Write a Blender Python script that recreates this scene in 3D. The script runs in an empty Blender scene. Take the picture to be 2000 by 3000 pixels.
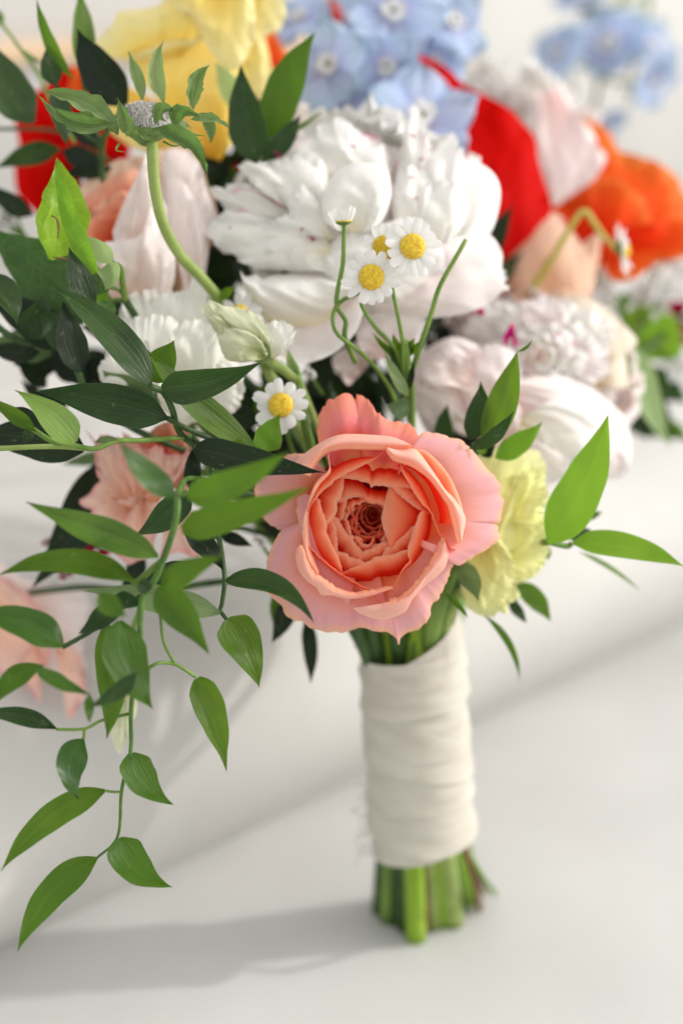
import bpy, math, random
import numpy as np
from mathutils import Vector, Matrix

scene = bpy.context.scene
rad = math.radians
# ------------------------------------------------------------------ camera
CAM_H, PITCH, LENS, FPX = 0.424, rad(20), 50.0, 4167.0
cam_data = bpy.data.cameras.new("camera")
cam = bpy.data.objects.new("camera", cam_data)
scene.collection.objects.link(cam)
cam.location = (0, 0, CAM_H)
cam.rotation_euler = (math.pi / 2 - PITCH, 0, 0)
cam_data.sensor_fit = 'VERTICAL'
cam_data.sensor_height = 36.0
cam_data.sensor_width = 24.0
cam_data.lens = LENS
cam_data.clip_start = 0.02
cam_data.clip_end = 200
cam_data.dof.use_dof = True
cam_data.dof.focus_distance = 0.536
cam_data.dof.aperture_fstop = 2.7
cam_data.dof.aperture_blades = 9
scene.camera = cam
# ------------------------------------------------------------------ world, sun, exposure
SUN_EL = rad(29)
sun_dir = Vector((0.965 * math.cos(SUN_EL), 0.11 * math.cos(SUN_EL), math.sin(SUN_EL))).normalized()
w = bpy.data.worlds.new("World")
scene.world = w
w.use_nodes = True
nt = w.node_tree
bg = nt.nodes["Background"]
sky = nt.nodes.new("ShaderNodeTexSky")
sky.sky_type = 'NISHITA'
sky.sun_disc = False
sky.sun_elevation = SUN_EL
sky.sun_rotation = math.atan2(sun_dir.x, sun_dir.y)
sky.air_density = 0.8
sky.dust_density = 4.0
hs = nt.nodes.new("ShaderNodeHueSaturation")
hs.inputs['Saturation'].default_value = 0.22
mx = nt.nodes.new("ShaderNodeMix"); mx.data_type = 'RGBA'; mx.blend_type = 'MULTIPLY'
mx.inputs[0].default_value = 1.0
mx.inputs[7].default_value = (1.0, 0.968, 0.93, 1)
nt.links.new(sky.outputs[0], hs.inputs['Color'])
nt.links.new(hs.outputs[0], mx.inputs[6])
hz_ = nt.nodes.new("ShaderNodeMix"); hz_.data_type = 'RGBA'      # thin bright haze evens the sky out
hz_.inputs[0].default_value = .55
hz_.inputs[7].default_value = (5.5, 5.4, 5.25, 1)
nt.links.new(mx.outputs[2], hz_.inputs[6])
nt.links.new(hz_.outputs[2], bg.inputs['Color'])
bg.inputs['Strength'].default_value = 0.15
sl = bpy.data.lights.new("sun", 'SUN')
sl.energy = 1.0
sl.angle = rad(2.0)
sl.color = (1.0, 0.965, 0.92)
so = bpy.data.objects.new("sun", sl)
so.rotation_euler = sun_dir.to_track_quat('Z', 'Y').to_euler()
so.location = (1, 0.3, 1.2)
scene.collection.objects.link(so)
scene.view_settings.view_transform = 'Standard'
scene.view_settings.look = 'None'
scene.view_settings.exposure = 0.80
scene.view_settings.gamma = 1.0
scene.cycles.use_denoising = True
scene.cycles.max_bounces = 14
scene.cycles.diffuse_bounces = 10
scene.cycles.transmission_bounces = 8
scene.cycles.transparent_max_bounces = 8

# ------------------------------------------------------------------ coordinate helpers
F = np.array([0, math.cos(PITCH), -math.sin(PITCH)])
U = np.array([0, math.sin(PITCH), math.cos(PITCH)])
R = np.array([1.0, 0, 0])
C0 = np.array([0, 0, CAM_H])

def P(px, py, D):
    """a point of the place seen at photo position (px, py), D metres deep"""
    px = np.asarray(px, float); py = np.asarray(py, float); D = np.asarray(D, float)
    xn = (px - 1000) / FPX; yn = (py - 1500) / FPX
    return C0 + D[..., None] * (F + xn[..., None] * R - yn[..., None] * U)

def ground(px, py):
    yn = (py - 1500) / FPX
    return P(px, py, CAM_H / (math.sin(PITCH) + yn * math.cos(PITCH)))

ZOOM = {'z1': (0, 0, 2.24), 'z2': (600, 0, 2.24), 'z3': (1300, 0, 2.24), 'z4': (0, 600, 2.24), 'z5': (600, 600, 2.24),
        'z6': (1300, 600, 2.24), 'z7': (700, 1100, 1.7422), 'z8': (0, 1200, 2.24), 'z9': (0, 1900, 1.568),
        'p1': (500, 300, 1.568), 'p2': (1100, 700, 1.7422), 'p3': (1250, 1200, 2.0907), 'zr': (860, 1240, 3.0154),
        'd': (0, 0, .784), 'f': (0, 0, 1.0)}
def T(z, pts):
    ox, oy, s = ZOOM[z]
    return [(ox + a / s, oy + b / s) for a, b in pts]

def catmull(pts, n, smooth=True):
    """resample a polyline through pts by arc length into n points"""
    p = np.array(pts, float)
    if len(p) > 2 and smooth:
        ext = np.vstack([2 * p[0] - p[1], p, 2 * p[-1] - p[-2]])
        out = []
        for i in range(1, len(ext) - 2):
            a, b, c, d = ext[i - 1:i + 3]
            t = np.linspace(0, 1, 9)[:-1, None]
            out.append(.5 * ((2 * b) + (c - a) * t + (2 * a - 5 * b + 4 * c - d) * t ** 2 + (3 * b - a - 3 * c + d) * t ** 3))
        p = np.vstack(out + [p[-1:]])
    L = np.concatenate([[0], np.cumsum(np.linalg.norm(np.diff(p, axis=0), axis=1))])
    if L[-1] == 0:
        return np.repeat(p[:1], n, axis=0)
    t = np.linspace(0, L[-1], n)
    return np.stack([np.interp(t, L, p[:, k]) for k in range(p.shape[1])], axis=1)

def wob(x, seed, f=1.0, octs=3):
    """smooth 1-d or 2-d noise in about -1..1"""
    r = np.random.RandomState(seed)
    s = 0
    for k in range(octs):
        a = f * (1.0 + k * 0.83 + .5 * r.rand())
        s = s + np.sin(x * a * 6.283 + r.rand() * 6.283) * (.75 ** k)
    return s / 1.9

# ------------------------------------------------------------------ objects
COL = scene.collection
def thing(name, label, cat, loc=(0, 0, 0), group=None, mat=None):
    o = bpy.data.objects.new(name, None)
    COL.objects.link(o)
    o.empty_display_size = .01
    if mat is not None: o.matrix_world = mat
    else: o.location = Vector(loc)
    o['label'] = label; o['category'] = cat
    if group: o['group'] = group
    return o

def mesh_from(name, V, faces, mat, parent=None, uv=None, smooth=True, local=False):
    """V in world metres (or the parent's own axes when local)"""
    me = bpy.data.meshes.new(name)
    V = np.asarray(V, float).reshape(-1, 3)
    if parent is not None and not local:
        M = np.array(parent.matrix_basis.inverted())
        V = V @ M[:3, :3].T + M[:3, 3]
    faces = np.asarray(faces)
    nf, k = faces.shape
    me.vertices.add(len(V)); me.vertices.foreach_set('co', V.ravel())
    me.loops.add(nf * k); me.loops.foreach_set('vertex_index', faces.ravel().astype(np.int32))
    me.polygons.add(nf)
    me.polygons.foreach_set('loop_start', np.arange(0, nf * k, k, dtype=np.int32))
    if smooth: me.polygons.foreach_set('use_smooth', np.ones(nf, bool))
    me.update(calc_edges=True)
    if uv is not None:
        l = me.uv_layers.new(name='UVMap')
        l.data.foreach_set('uv', np.asarray(uv, float)[faces.ravel()].ravel())
    me.materials.append(mat)
    o = bpy.data.objects.new(name, me)
    COL.objects.link(o)
    if parent is not None: o.parent = parent
    return o

def grid_faces(nu, nv, wrap=False):
    """vertex index = iv*nu + iu"""
    a = np.arange(nu if wrap else nu - 1); b = np.arange(nv - 1)
    A, B = np.meshgrid(a, b)
    A = A.ravel(); B = B.ravel(); A2 = (A + 1) % nu
    return np.stack([B * nu + A, B * nu + A2, (B + 1) * nu + A2, (B + 1) * nu + A], axis=1)

def grid(name, X, mat, parent=None, local=False, wrap=False, uvs=None):
    nv, nu, _ = X.shape
    if uvs is None:
        uu, vv = np.meshgrid(np.linspace(0, 1, nu), np.linspace(0, 1, nv))
        uvs = np.stack([uu.ravel(), vv.ravel()], axis=1)
    return mesh_from(name, X, grid_faces(nu, nv, wrap), mat, parent, uvs, True, local)

def tube(name, pts, r, mat, parent=None, n=8, seg=24, local=False, flat=1.0, cap=True):
    """a tapering stem through 3-d points; r is one radius or a list along it"""
    p = catmull(pts, seg)
    rr = np.interp(np.linspace(0, 1, seg), np.linspace(0, 1, len(np.atleast_1d(r))), np.atleast_1d(r)) if np.ndim(r) else np.full(seg, r)
    t = np.gradient(p, axis=0); t /= np.linalg.norm(t, axis=1)[:, None] + 1e-12
    ref = np.array([0.31, -.9, .3]); ref /= np.linalg.norm(ref)
    a = np.cross(t, ref); a /= np.linalg.norm(a, axis=1)[:, None] + 1e-12
    b = np.cross(t, a)
    ang = np.linspace(0, 2 * math.pi, n, endpoint=False)
    X = p[:, None] + rr[:, None, None] * (np.cos(ang)[None, :, None] * a[:, None] + flat * np.sin(ang)[None, :, None] * b[:, None])
    if cap:
        c0 = np.repeat(p[:1, None], n, 1); c1 = np.repeat(p[-1:, None], n, 1)
        X = np.concatenate([c0, c0 + (X[:1] - c0) * .9, c0 + (X[:1] - c0) * .995, X, c1 + (X[-1:] - c1) * .9, c1], axis=0)
    return grid(name, X, mat, parent, local, wrap=True)

# ------------------------------------------------------------------ materials
def nodes(name):
    m = bpy.data.materials.new(name); m.use_nodes = True
    n = m.node_tree; n.nodes.clear()
    return m, n, n.nodes.new, n.links.new

def ramp(nt_, stops):
    r = nt_.nodes.new("ShaderNodeValToRGB")
    e = r.color_ramp.elements
    while len(e) > len(stops): e.remove(e[-1])
    while len(e) < len(stops): e.new(.5)
    for k, (p_, c) in enumerate(stops):
        e[k].position = p_; e[k].color = (*c, 1)
    return r

def petal_mat(name, stops, trans=.35, rough=.55, vein=.25, mottle=.12, fleck=None, back=None, jitter=.06, veincol=None, bump=.25, spec=.18):
    """petal: colour runs from base (v=0) to rim (v=1); fine lengthwise veins; light passes through"""
    m, n, N, L = nodes(name)
    out = N("ShaderNodeOutputMaterial")
    uv = N("ShaderNodeUVMap"); sep = N("ShaderNodeSeparateXYZ"); L(uv.outputs[0], sep.inputs[0])
    geo = N("ShaderNodeTexCoord")
    noi = N("ShaderNodeTexNoise"); noi.inputs['Scale'].default_value = 90; noi.inputs['Detail'].default_value = 3
    L(geo.outputs['Object'], noi.inputs['Vector'])
    # v + noise -> ramp
    ma = N("ShaderNodeMath"); ma.operation = 'MULTIPLY_ADD'
    L(noi.outputs['Fac'], ma.inputs[0]); ma.inputs[1].default_value = mottle * 2; 
    sb = N("ShaderNodeMath"); sb.operation = 'SUBTRACT'; L(sep.outputs['Y'], sb.inputs[0]); sb.inputs[1].default_value = mottle
    L(sb.outputs[0], ma.inputs[2])
    rp = ramp(n, stops); L(ma.outputs[0], rp.inputs[0])
    col = rp.outputs[0]
    # veins: noise stretched along v
    mp = N("ShaderNodeMapping"); mp.inputs['Scale'].default_value = (60, 3.0, 1); L(uv.outputs[0], mp.inputs[0])
    vn = N("ShaderNodeTexNoise"); vn.inputs['Scale'].default_value = 1.0; vn.inputs['Detail'].default_value = 4; L(mp.outputs[0], vn.inputs['Vector'])
    if vein:
        vc = N("ShaderNodeMix"); vc.data_type = 'RGBA'; vc.blend_type = 'MULTIPLY'
        vr = N("ShaderNodeMapRange"); vr.inputs[1].default_value = .45; vr.inputs[2].default_value = .75
        vr.inputs[3].default_value = 0; vr.inputs[4].default_value = vein
        L(vn.outputs['Fac'], vr.inputs[0]); L(vr.outputs[0], vc.inputs[0]); L(col, vc.inputs[6])
        vc.inputs[7].default_value = (*(veincol or (.8, .62, .55)), 1)
        col = vc.outputs[2]
    if fleck:
        fn = N("ShaderNodeTexNoise"); fn.inputs['Scale'].default_value = 3.2; fn.inputs['Detail'].default_value = 3
        oi = N("ShaderNodeObjectInfo"); ad = N("ShaderNodeVectorMath"); ad.operation = 'ADD'
        L(uv.outputs[0], ad.inputs[0]); L(oi.outputs['Random'], ad.inputs[1]); 
        sc = N("ShaderNodeVectorMath"); sc.operation = 'SCALE'; sc.inputs['Scale'].default_value = 1.0
        L(ad.outputs[0], sc.inputs[0]); L(sc.outputs[0], fn.inputs['Vector'])
        e1 = N("ShaderNodeMapRange"); e1.inputs[1].default_value = .80; e1.inputs[2].default_value = .98; L(sep.outputs['Y'], e1.inputs[0])
        e2 = N("ShaderNodeMapRange"); e2.inputs[1].default_value = .57; e2.inputs[2].default_value = .64; L(fn.outputs['Fac'], e2.inputs[0])
        mm = N("ShaderNodeMath"); mm.operation = 'MULTIPLY'; L(e1.outputs[0], mm.inputs[0]); L(e2.outputs[0], mm.inputs[1])
        fc = N("ShaderNodeMix"); fc.data_type = 'RGBA'; L(mm.outputs[0], fc.inputs[0]); L(col, fc.inputs[6]); fc.inputs[7].default_value = (*fleck, 1)
        col = fc.outputs[2]
    if back:
        gb = N("ShaderNodeNewGeometry"); bc = N("ShaderNodeMix"); bc.data_type = 'RGBA'
        L(gb.outputs['Backfacing'], bc.inputs[0]); L(col, bc.inputs[6]); bc.inputs[7].default_value = (*back, 1)
        col = bc.outputs[2]
    if jitter:
        oi2 = N("ShaderNodeObjectInfo"); h = N("ShaderNodeHueSaturation")
        jr = N("ShaderNodeMapRange"); jr.inputs[3].default_value = 1 - jitter; jr.inputs[4].default_value = 1 + jitter * .4
        L(oi2.outputs['Random'], jr.inputs[0]); L(jr.outputs[0], h.inputs['Value']); L(col, h.inputs['Color'])
        col = h.outputs[0]
    bs = N("ShaderNodeBsdfPrincipled"); bs.inputs['Roughness'].default_value = rough
    bs.inputs['Specular IOR Level'].default_value = spec
    L(col, bs.inputs['Base Color'])
    bm = N("ShaderNodeBump"); bm.inputs['Strength'].default_value = bump; bm.inputs['Distance'].default_value = .0006
    L(vn.outputs['Fac'], bm.inputs['Height']); L(bm.outputs[0], bs.inputs['Normal'])
    tr = N("ShaderNodeBsdfTranslucent"); L(col, tr.inputs['Color'])
    ms = N("ShaderNodeMixShader"); ms.inputs[0].default_value = trans
    L(bs.outputs[0], ms.inputs[1]); L(tr.outputs[0], ms.inputs[2]); L(ms.outputs[0], out.inputs[0])
    return m

def leaf_mat(name, dark, light, trans=.3, rough=.32, transcol=None, spec=.34, netted=False, wax=0.0):
    """leaf: parallel lengthwise veins, waxy top, light shining through"""
    m, n, N, L = nodes(name)
    out = N("ShaderNodeOutputMaterial")
    uv = N("ShaderNodeUVMap"); mp = N("ShaderNodeMapping"); mp.inputs['Scale'].default_value = (30, .9, 1); L(uv.outputs[0], mp.inputs[0])
    vn = N("ShaderNodeTexNoise"); vn.inputs['Scale'].default_value = 1; vn.inputs['Detail'].default_value = 3; L(mp.outputs[0], vn.inputs['Vector'])
    tc = N("ShaderNodeTexCoord"); bn = N("ShaderNodeTexNoise"); bn.inputs['Scale'].default_value = 45; bn.inputs['Detail'].default_value = 4; L(tc.outputs['Object'], bn.inputs['Vector'])
    ad = N("ShaderNodeMath"); ad.operation = 'ADD'; L(vn.outputs['Fac'], ad.inputs[0]); L(bn.outputs['Fac'], ad.inputs[1])
    rp = ramp(n, [(.40, dark), (.58, light)])
    hf = N("ShaderNodeMath"); hf.operation = 'MULTIPLY'; hf.inputs[1].default_value = .5; L(ad.outputs[0], hf.inputs[0]); L(hf.outputs[0], rp.inputs[0])
    col = rp.outputs[0]; height = vn.outputs['Fac']
    if netted:
        vo = N("ShaderNodeTexVoronoi"); vo.feature = 'DISTANCE_TO_EDGE'; vo.inputs['Scale'].default_value = 150; L(tc.outputs['Object'], vo.inputs['Vector'])
        vr = N("ShaderNodeMapRange"); vr.inputs[1].default_value = .0; vr.inputs[2].default_value = .06; vr.inputs[3].default_value = .45; vr.inputs[4].default_value = 0
        L(vo.outputs[0], vr.inputs[0]); vc = N("ShaderNodeMix"); vc.data_type = 'RGBA'; L(vr.outputs[0], vc.inputs[0]); L(col, vc.inputs[6])
        vc.inputs[7].default_value = (light[0] * 1.8 + .03, light[1] * 1.6 + .03, light[2] * 1.5 + .02, 1); col = vc.outputs[2]
        height = vo.outputs[0]
    # pale midrib and rim
    sep = N("ShaderNodeSeparateXYZ"); L(uv.outputs[0], sep.inputs[0])
    s1 = N("ShaderNodeMath"); s1.operation = 'SUBTRACT'; s1.inputs[1].default_value = .5; L(sep.outputs['X'], s1.inputs[0])
    s2 = N("ShaderNodeMath"); s2.operation = 'ABSOLUTE'; L(s1.outputs[0], s2.inputs[0])
    rib = ramp(n, [(0, (1, 1, 1)), (.025, (0, 0, 0)), (.465, (0, 0, 0)), (.5, (1, 1, 1))]); L(s2.outputs[0], rib.inputs[0])
    rm = N("ShaderNodeMath"); rm.operation = 'MULTIPLY'; rm.inputs[1].default_value = .32; L(rib.outputs[0], rm.inputs[0])
    rc = N("ShaderNodeMix"); rc.data_type = 'RGBA'; L(rm.outputs[0], rc.inputs[0]); L(col, rc.inputs[6])
    rc.inputs[7].default_value = (min(1, light[0] * 1.8 + .06), min(1, light[1] * 1.7 + .08), min(1, light[2] * 1.8 + .04), 1)
    col = rc.outputs[2]
    oi = N("ShaderNodeObjectInfo"); h = N("ShaderNodeHueSaturation")
    jr = N("ShaderNodeMapRange"); jr.inputs[3].default_value = .68; jr.inputs[4].default_value = 1.3
    hr = N("ShaderNodeMapRange"); hr.inputs[3].default_value = .515; hr.inputs[4].default_value = .475; L(oi.outputs['Random'], hr.inputs[0]); L(hr.outputs[0], h.inputs['Hue'])
    L(oi.outputs['Random'], jr.inputs[0]); L(jr.outputs[0], h.inputs['Value']); L(col, h.inputs['Color']); col = h.outputs[0]
    # small dry specks
    wn = N("ShaderNodeTexNoise"); wn.inputs['Scale'].default_value = 420; wn.inputs['Detail'].default_value = 1; L(tc.outputs['Object'], wn.inputs['Vector'])
    wr = N("ShaderNodeMapRange"); wr.inputs[1].default_value = .70; wr.inputs[2].default_value = .78; wr.inputs[4].default_value = .35; L(wn.outputs['Fac'], wr.inputs[0])
    wc = N("ShaderNodeMix"); wc.data_type = 'RGBA'; L(wr.outputs[0], wc.inputs[0]); L(col, wc.inputs[6]); wc.inputs[7].default_value = (.25, .27, .12, 1); col = wc.outputs[2]
    tr1 = N("ShaderNodeMath"); tr1.operation = 'MULTIPLY_ADD'; L(bn.outputs['Fac'], tr1.inputs[0]); tr1.inputs[1].default_value = .10; L(sep.outputs['Y'], tr1.inputs[2])
    trr = N("ShaderNodeMapRange"); trr.inputs[1].default_value = 1.015; trr.inputs[2].default_value = 1.045; trr.inputs[4].default_value = .8; L(tr1.outputs[0], trr.inputs[0])
    tc2 = N("ShaderNodeMix"); tc2.data_type = 'RGBA'; L(trr.outputs[0], tc2.inputs[0]); L(col, tc2.inputs[6]); tc2.inputs[7].default_value = (.16, .12, .04, 1); col = tc2.outputs[2]
    bs = N("ShaderNodeBsdfPrincipled"); bs.inputs['Roughness'].default_value = rough; bs.inputs['Specular IOR Level'].default_value = spec
    rr = N("ShaderNodeMapRange"); rr.inputs[3].default_value = max(.1, rough - .12); rr.inputs[4].default_value = rough + .15
    L(bn.outputs['Fac'], rr.inputs[0]); L(rr.outputs[0], bs.inputs['Roughness'])
    L(col, bs.inputs['Base Color'])
    if wax: bs.inputs['Coat Weight'].default_value = wax; bs.inputs['Coat Roughness'].default_value = .25
    bm = N("ShaderNodeBump"); bm.inputs['Strength'].default_value = .7; bm.inputs['Distance'].default_value = .0008
    L(height, bm.inputs['Height']); L(bm.outputs[0], bs.inputs['Normal'])
    tr = N("ShaderNodeBsdfTranslucent")
    tr.inputs['Color'].default_value = (*(transcol or (light[0] * 2.6, light[1] * 2.6, light[2] * 1.0)), 1)
    ms = N("ShaderNodeMixShader"); ms.inputs[0].default_value = trans
    L(bs.outputs[0], ms.inputs[1]); L(tr.outputs[0], ms.inputs[2]); L(ms.outputs[0], out.inputs[0])
    return m

def plain_mat(name, c1, c2, scale=60, rough=.6, bump=.2, trans=0, stretch=(1, 1, 1), bumpscale=None, bdist=.001):
    m, n, N, L = nodes(name)
    out = N("ShaderNodeOutputMaterial"); tc = N("ShaderNodeTexCoord"); mp = N("ShaderNodeMapping"); mp.inputs['Scale'].default_value = stretch
    L(tc.outputs['Object'], mp.inputs[0])
    no = N("ShaderNodeTexNoise"); no.inputs['Scale'].default_value = scale; no.inputs['Detail'].default_value = 6; L(mp.outputs[0], no.inputs['Vector'])
    rp = ramp(n, [(.35, c1), (.65, c2)]); L(no.outputs['Fac'], rp.inputs[0])
    bs = N("ShaderNodeBsdfPrincipled"); bs.inputs['Roughness'].default_value = rough; L(rp.outputs[0], bs.inputs['Base Color'])
    bs.inputs['Specular IOR Level'].default_value = .35
    b2 = N("ShaderNodeTexNoise"); b2.inputs['Scale'].default_value = bumpscale or scale * 4; b2.inputs['Detail'].default_value = 5; L(mp.outputs[0], b2.inputs['Vector'])
    bm = N("ShaderNodeBump"); bm.inputs['Strength'].default_value = bump; bm.inputs['Distance'].default_value = bdist
    L(b2.outputs['Fac'], bm.inputs['Height']); L(bm.outputs[0], bs.inputs['Normal'])
    if trans:
        tr = N("ShaderNodeBsdfTranslucent"); L(rp.outputs[0], tr.inputs['Color'])
        ms = N("ShaderNodeMixShader"); ms.inputs[0].default_value = trans
        L(bs.outputs[0], ms.inputs[1]); L(tr.outputs[0], ms.inputs[2]); L(ms.outputs[0], out.inputs[0])
    else: L(bs.outputs[0], out.inputs[0])
    return m

M = {}
M['coral'] = petal_mat('coral_petal', [(0, (.80, .012, .003)), (.22, (.88, .05, .012)), (.45, (.92, .19, .08)), (.82, (.94, .34, .18)), (.95, (.95, .46, .30)), (1, (.96, .66, .46))], trans=.42, mottle=.05, veincol=(.95, .6, .5))
M['coral_outer'] = petal_mat('coral_outer_petal', [(0, (.88, .13, .03)), (.22, (.92, .24, .10)), (.45, (.90, .40, .32)), (.88, (.85, .44, .47)), (1, (.94, .52, .36))], trans=.32, mottle=.14, veincol=(.95, .6, .6))
M['coral_lip'] = petal_mat('coral_lip_petal', [(0, (.95, .70, .50)), (.12, (.93, .60, .48)), (.6, (.92, .56, .48)), (.9, (.93, .42, .28)), (1, (.95, .58, .38))], trans=.38, mottle=.06, veincol=(.95, .7, .65))
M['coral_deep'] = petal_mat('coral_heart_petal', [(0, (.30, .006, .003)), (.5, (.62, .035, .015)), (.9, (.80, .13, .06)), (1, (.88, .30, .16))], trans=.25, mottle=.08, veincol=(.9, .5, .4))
M['coral_top'] = petal_mat('coral_top_petal', [(0, (.90, .36, .16)), (.3, (.86, .15, .13)), (.6, (.86, .26, .27)), (1, (.88, .30, .20))], trans=.3, mottle=.3, veincol=(.95, .55, .55))
M['white'] = petal_mat('white_petal', [(0, (.91, .84, .60)), (.3, (.905, .885, .82)), (1, (.905, .90, .885))], trans=.30, vein=.08, mottle=.1, veincol=(.95, .93, .90), jitter=0, bump=.12)
M['white_fleck'] = petal_mat('flecked_white_petal', [(0, (.91, .84, .60)), (.3, (.905, .885, .82)), (1, (.905, .90, .885))], trans=.30, vein=.08, mottle=.1, veincol=(.95, .93, .90), fleck=(.70, .015, .20), bump=.12)
M['blush'] = petal_mat('blush_petal', [(0, (.95, .72, .68)), (.45, (.95, .83, .81)), (1, (.95, .90, .89))], trans=.30, vein=.08, mottle=.12, veincol=(.9, .8, .8), bump=.15)
M['blush_fleck'] = petal_mat('flecked_blush_petal', [(0, (.95, .82, .79)), (.5, (.965, .91, .895)), (1, (.97, .94, .93))], trans=.30, vein=.08, mottle=.12, fleck=(.62, .01, .20), veincol=(.9, .8, .8))
M['pink'] = petal_mat('pink_petal', [(0, (.96, .66, .52)), (.3, (.96, .82, .77)), (1, (.96, .90, .89))], trans=.34, mottle=.15)
M['peach'] = petal_mat('peach_petal', [(0, (.92, .55, .20)), (.4, (.90, .60, .40)), (1, (.88, .64, .50))], trans=.42, mottle=.12)
M['cream'] = petal_mat('cream_petal', [(0, (.92, .70, .30)), (.4, (.88, .78, .62)), (1, (.88, .82, .70))], trans=.4, mottle=.12)
M['salmon'] = petal_mat('salmon_petal', [(0, (.93, .48, .26)), (.45, (.94, .60, .47)), (.85, (.94, .66, .56)), (1, (.93, .46, .46))], trans=.32, mottle=.15, bump=.5)
M['salmon_in'] = petal_mat('deep_salmon_petal', [(0, (.86, .07, .03)), (.5, (.92, .26, .14)), (1, (.93, .52, .38))], trans=.3, mottle=.25)
M['yellow'] = petal_mat('yellow_petal', [(0, (.90, .56, .05)), (.35, (.92, .74, .20)), (.7, (.92, .83, .38)), (1, (.92, .87, .50))], trans=.4, mottle=.12, veincol=(.95, .85, .5))
M['yellow_gold'] = petal_mat('golden_petal', [(0, (.93, .48, .03)), (.4, (.94, .68, .11)), (1, (.94, .84, .34))], trans=.4, mottle=.12, veincol=(.95, .85, .5))
M['lime'] = petal_mat('lime_yellow_petal', [(0, (.90, .76, .20)), (.4, (.92, .88, .34)), (1, (.92, .93, .50))], trans=.42, mottle=.12, veincol=(.9, .9, .6), bump=.7)
M['cream_white'] = petal_mat('cream_white_petal', [(0, (.94, .87, .62)), (.35, (.96, .945, .85)), (1, (.97, .965, .92))], trans=.30, jitter=0, mottle=.1, vein=.12, veincol=(.92, .90, .78), bump=.3)
M['bud'] = petal_mat('bud_petal', [(0, (.56, .64, .28)), (.4, (.74, .78, .50)), (1, (.80, .82, .62))], trans=.3, mottle=.15, vein=.3, veincol=(.8, .86, .6), bump=.6)
M['red'] = petal_mat('red_petal', [(0, (.22, .001, .001)), (.4, (.42, .001, .001)), (1, (.62, .003, .001))], spec=.04, trans=.35, mottle=.12, rough=.6, veincol=(.8, .4, .4))
M['orange'] = petal_mat('orange_petal', [(0, (.75, .015, .002)), (.5, (.84, .045, .004)), (.85, (.90, .13, .018)), (1, (.92, .28, .06))], spec=.06, trans=.4, mottle=.15, veincol=(.95, .7, .5))
M['blue'] = petal_mat('blue_petal', [(0, (.62, .58, .80)), (.4, (.50, .60, .84)), (1, (.54, .70, .88))], trans=.35, mottle=.3, veincol=(.8, .8, .95), jitter=.22, bump=.6)
M['burgundy'] = petal_mat('burgundy_petal', [(0, (.10, .0, .01)), (.5, (.32, .002, .03)), (1, (.55, .008, .08))], trans=.25, mottle=.2)
M['ray'] = petal_mat('daisy_ray', [(0, (.80, .80, .70)), (.2, (.88, .88, .86)), (1, (.90, .90, .895))], trans=.3, vein=.12, mottle=.03, veincol=(.85, .85, .85), bump=.5)
M['disc'] = plain_mat('daisy_disc', (.62, .36, .02), (.80, .62, .05), 900, .6, .3)
M['dark_disc'] = plain_mat('dark_centre', (.02, .05, .01), (.08, .12, .03), 500, .6, .3)
M['ruscus'] = leaf_mat('glossy_dark_leaf', (.007, .022, .005), (.022, .058, .010), .16, .28, transcol=(.07, .22, .02))
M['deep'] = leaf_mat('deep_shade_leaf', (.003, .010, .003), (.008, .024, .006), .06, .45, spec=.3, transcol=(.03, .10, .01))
M['mid'] = leaf_mat('mid_green_leaf', (.018, .058, .003), (.055, .128, .006), .30, .34, transcol=(.22, .46, .02))
M['bright'] = leaf_mat('bright_green_leaf', (.07, .18, .008), (.115, .25, .012), .38, .42, transcol=(.30, .60, .04))
M['pale'] = leaf_mat('pale_green_leaf', (.24, .36, .14), (.38, .50, .24), .38, .5, transcol=(.5, .7, .28))
M['pale2'] = leaf_mat('yellow_green_leaf', (.13, .24, .04), (.20, .33, .07), .36, .36, transcol=(.36, .58, .10))
M['fresh'] = leaf_mat('fresh_glossy_leaf', (.016, .052, .004), (.050, .120, .008), .22, .22, transcol=(.14, .40, .03), wax=.12)
M['magenta'] = petal_mat('magenta_petal', [(0, (.60, .01, .18)), (1, (.72, .01, .26))], trans=.3)
M['sage'] = leaf_mat('grey_green_leaf', (.07, .13, .045), (.13, .20, .08), .25, .5, transcol=(.25, .40, .12))
M['netted'] = leaf_mat('netted_leaf', (.018, .055, .012), (.035, .095, .018), .22, .42, netted=True, transcol=(.12, .30, .03))
M['netbright'] = leaf_mat('netted_bright_leaf', (.12, .27, .014), (.18, .36, .02), .42, .42, netted=True, transcol=(.35, .66, .04))
M['stem'] = plain_mat('green_stem', (.10, .20, .03), (.20, .32, .06), 120, .5, .3, .12, (1, 1, .2))
M['stem_pale'] = plain_mat('pale_green_stem', (.26, .36, .09), (.36, .46, .14), 140, .5, .3, .15)
M['stem_dark'] = plain_mat('dark_green_stem', (.02, .055, .012), (.045, .10, .02), 160, .5, .3)
M['stem_dark2'] = plain_mat('vine_stem', (.05, .12, .02), (.10, .20, .035), 160, .45, .3, .08)
M['stem_lime'] = plain_mat('cut_lime_stem', (.20, .38, .015), (.34, .52, .05), 90, .5, .3, .2, (1, 1, .15))
M['stem_yellow'] = plain_mat('yellow_stem', (.50, .44, .08), (.62, .54, .14), 90, .5, .3, .2)
M['stem_brown'] = plain_mat('brown_stem', (.14, .07, .03), (.24, .13, .06), 160, .6, .3)
M['calyx'] = plain_mat('calyx_green', (.10, .19, .04), (.22, .32, .09), 300, .6, .5, .15)
M['fuzz'] = plain_mat('fuzz_hair', (.70, .68, .64), (.85, .83, .78), 300, .8, .1, .3)
M['fuzz_head'] = plain_mat('fuzzy_grey_head', (.20, .21, .18), (.60, .58, .56), 900, .9, .9, 0)
M['scab'] = leaf_mat('felted_bract', (.07, .13, .035), (.24, .32, .15), .22, .65, transcol=(.25, .5, .08), spec=.25)
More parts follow.
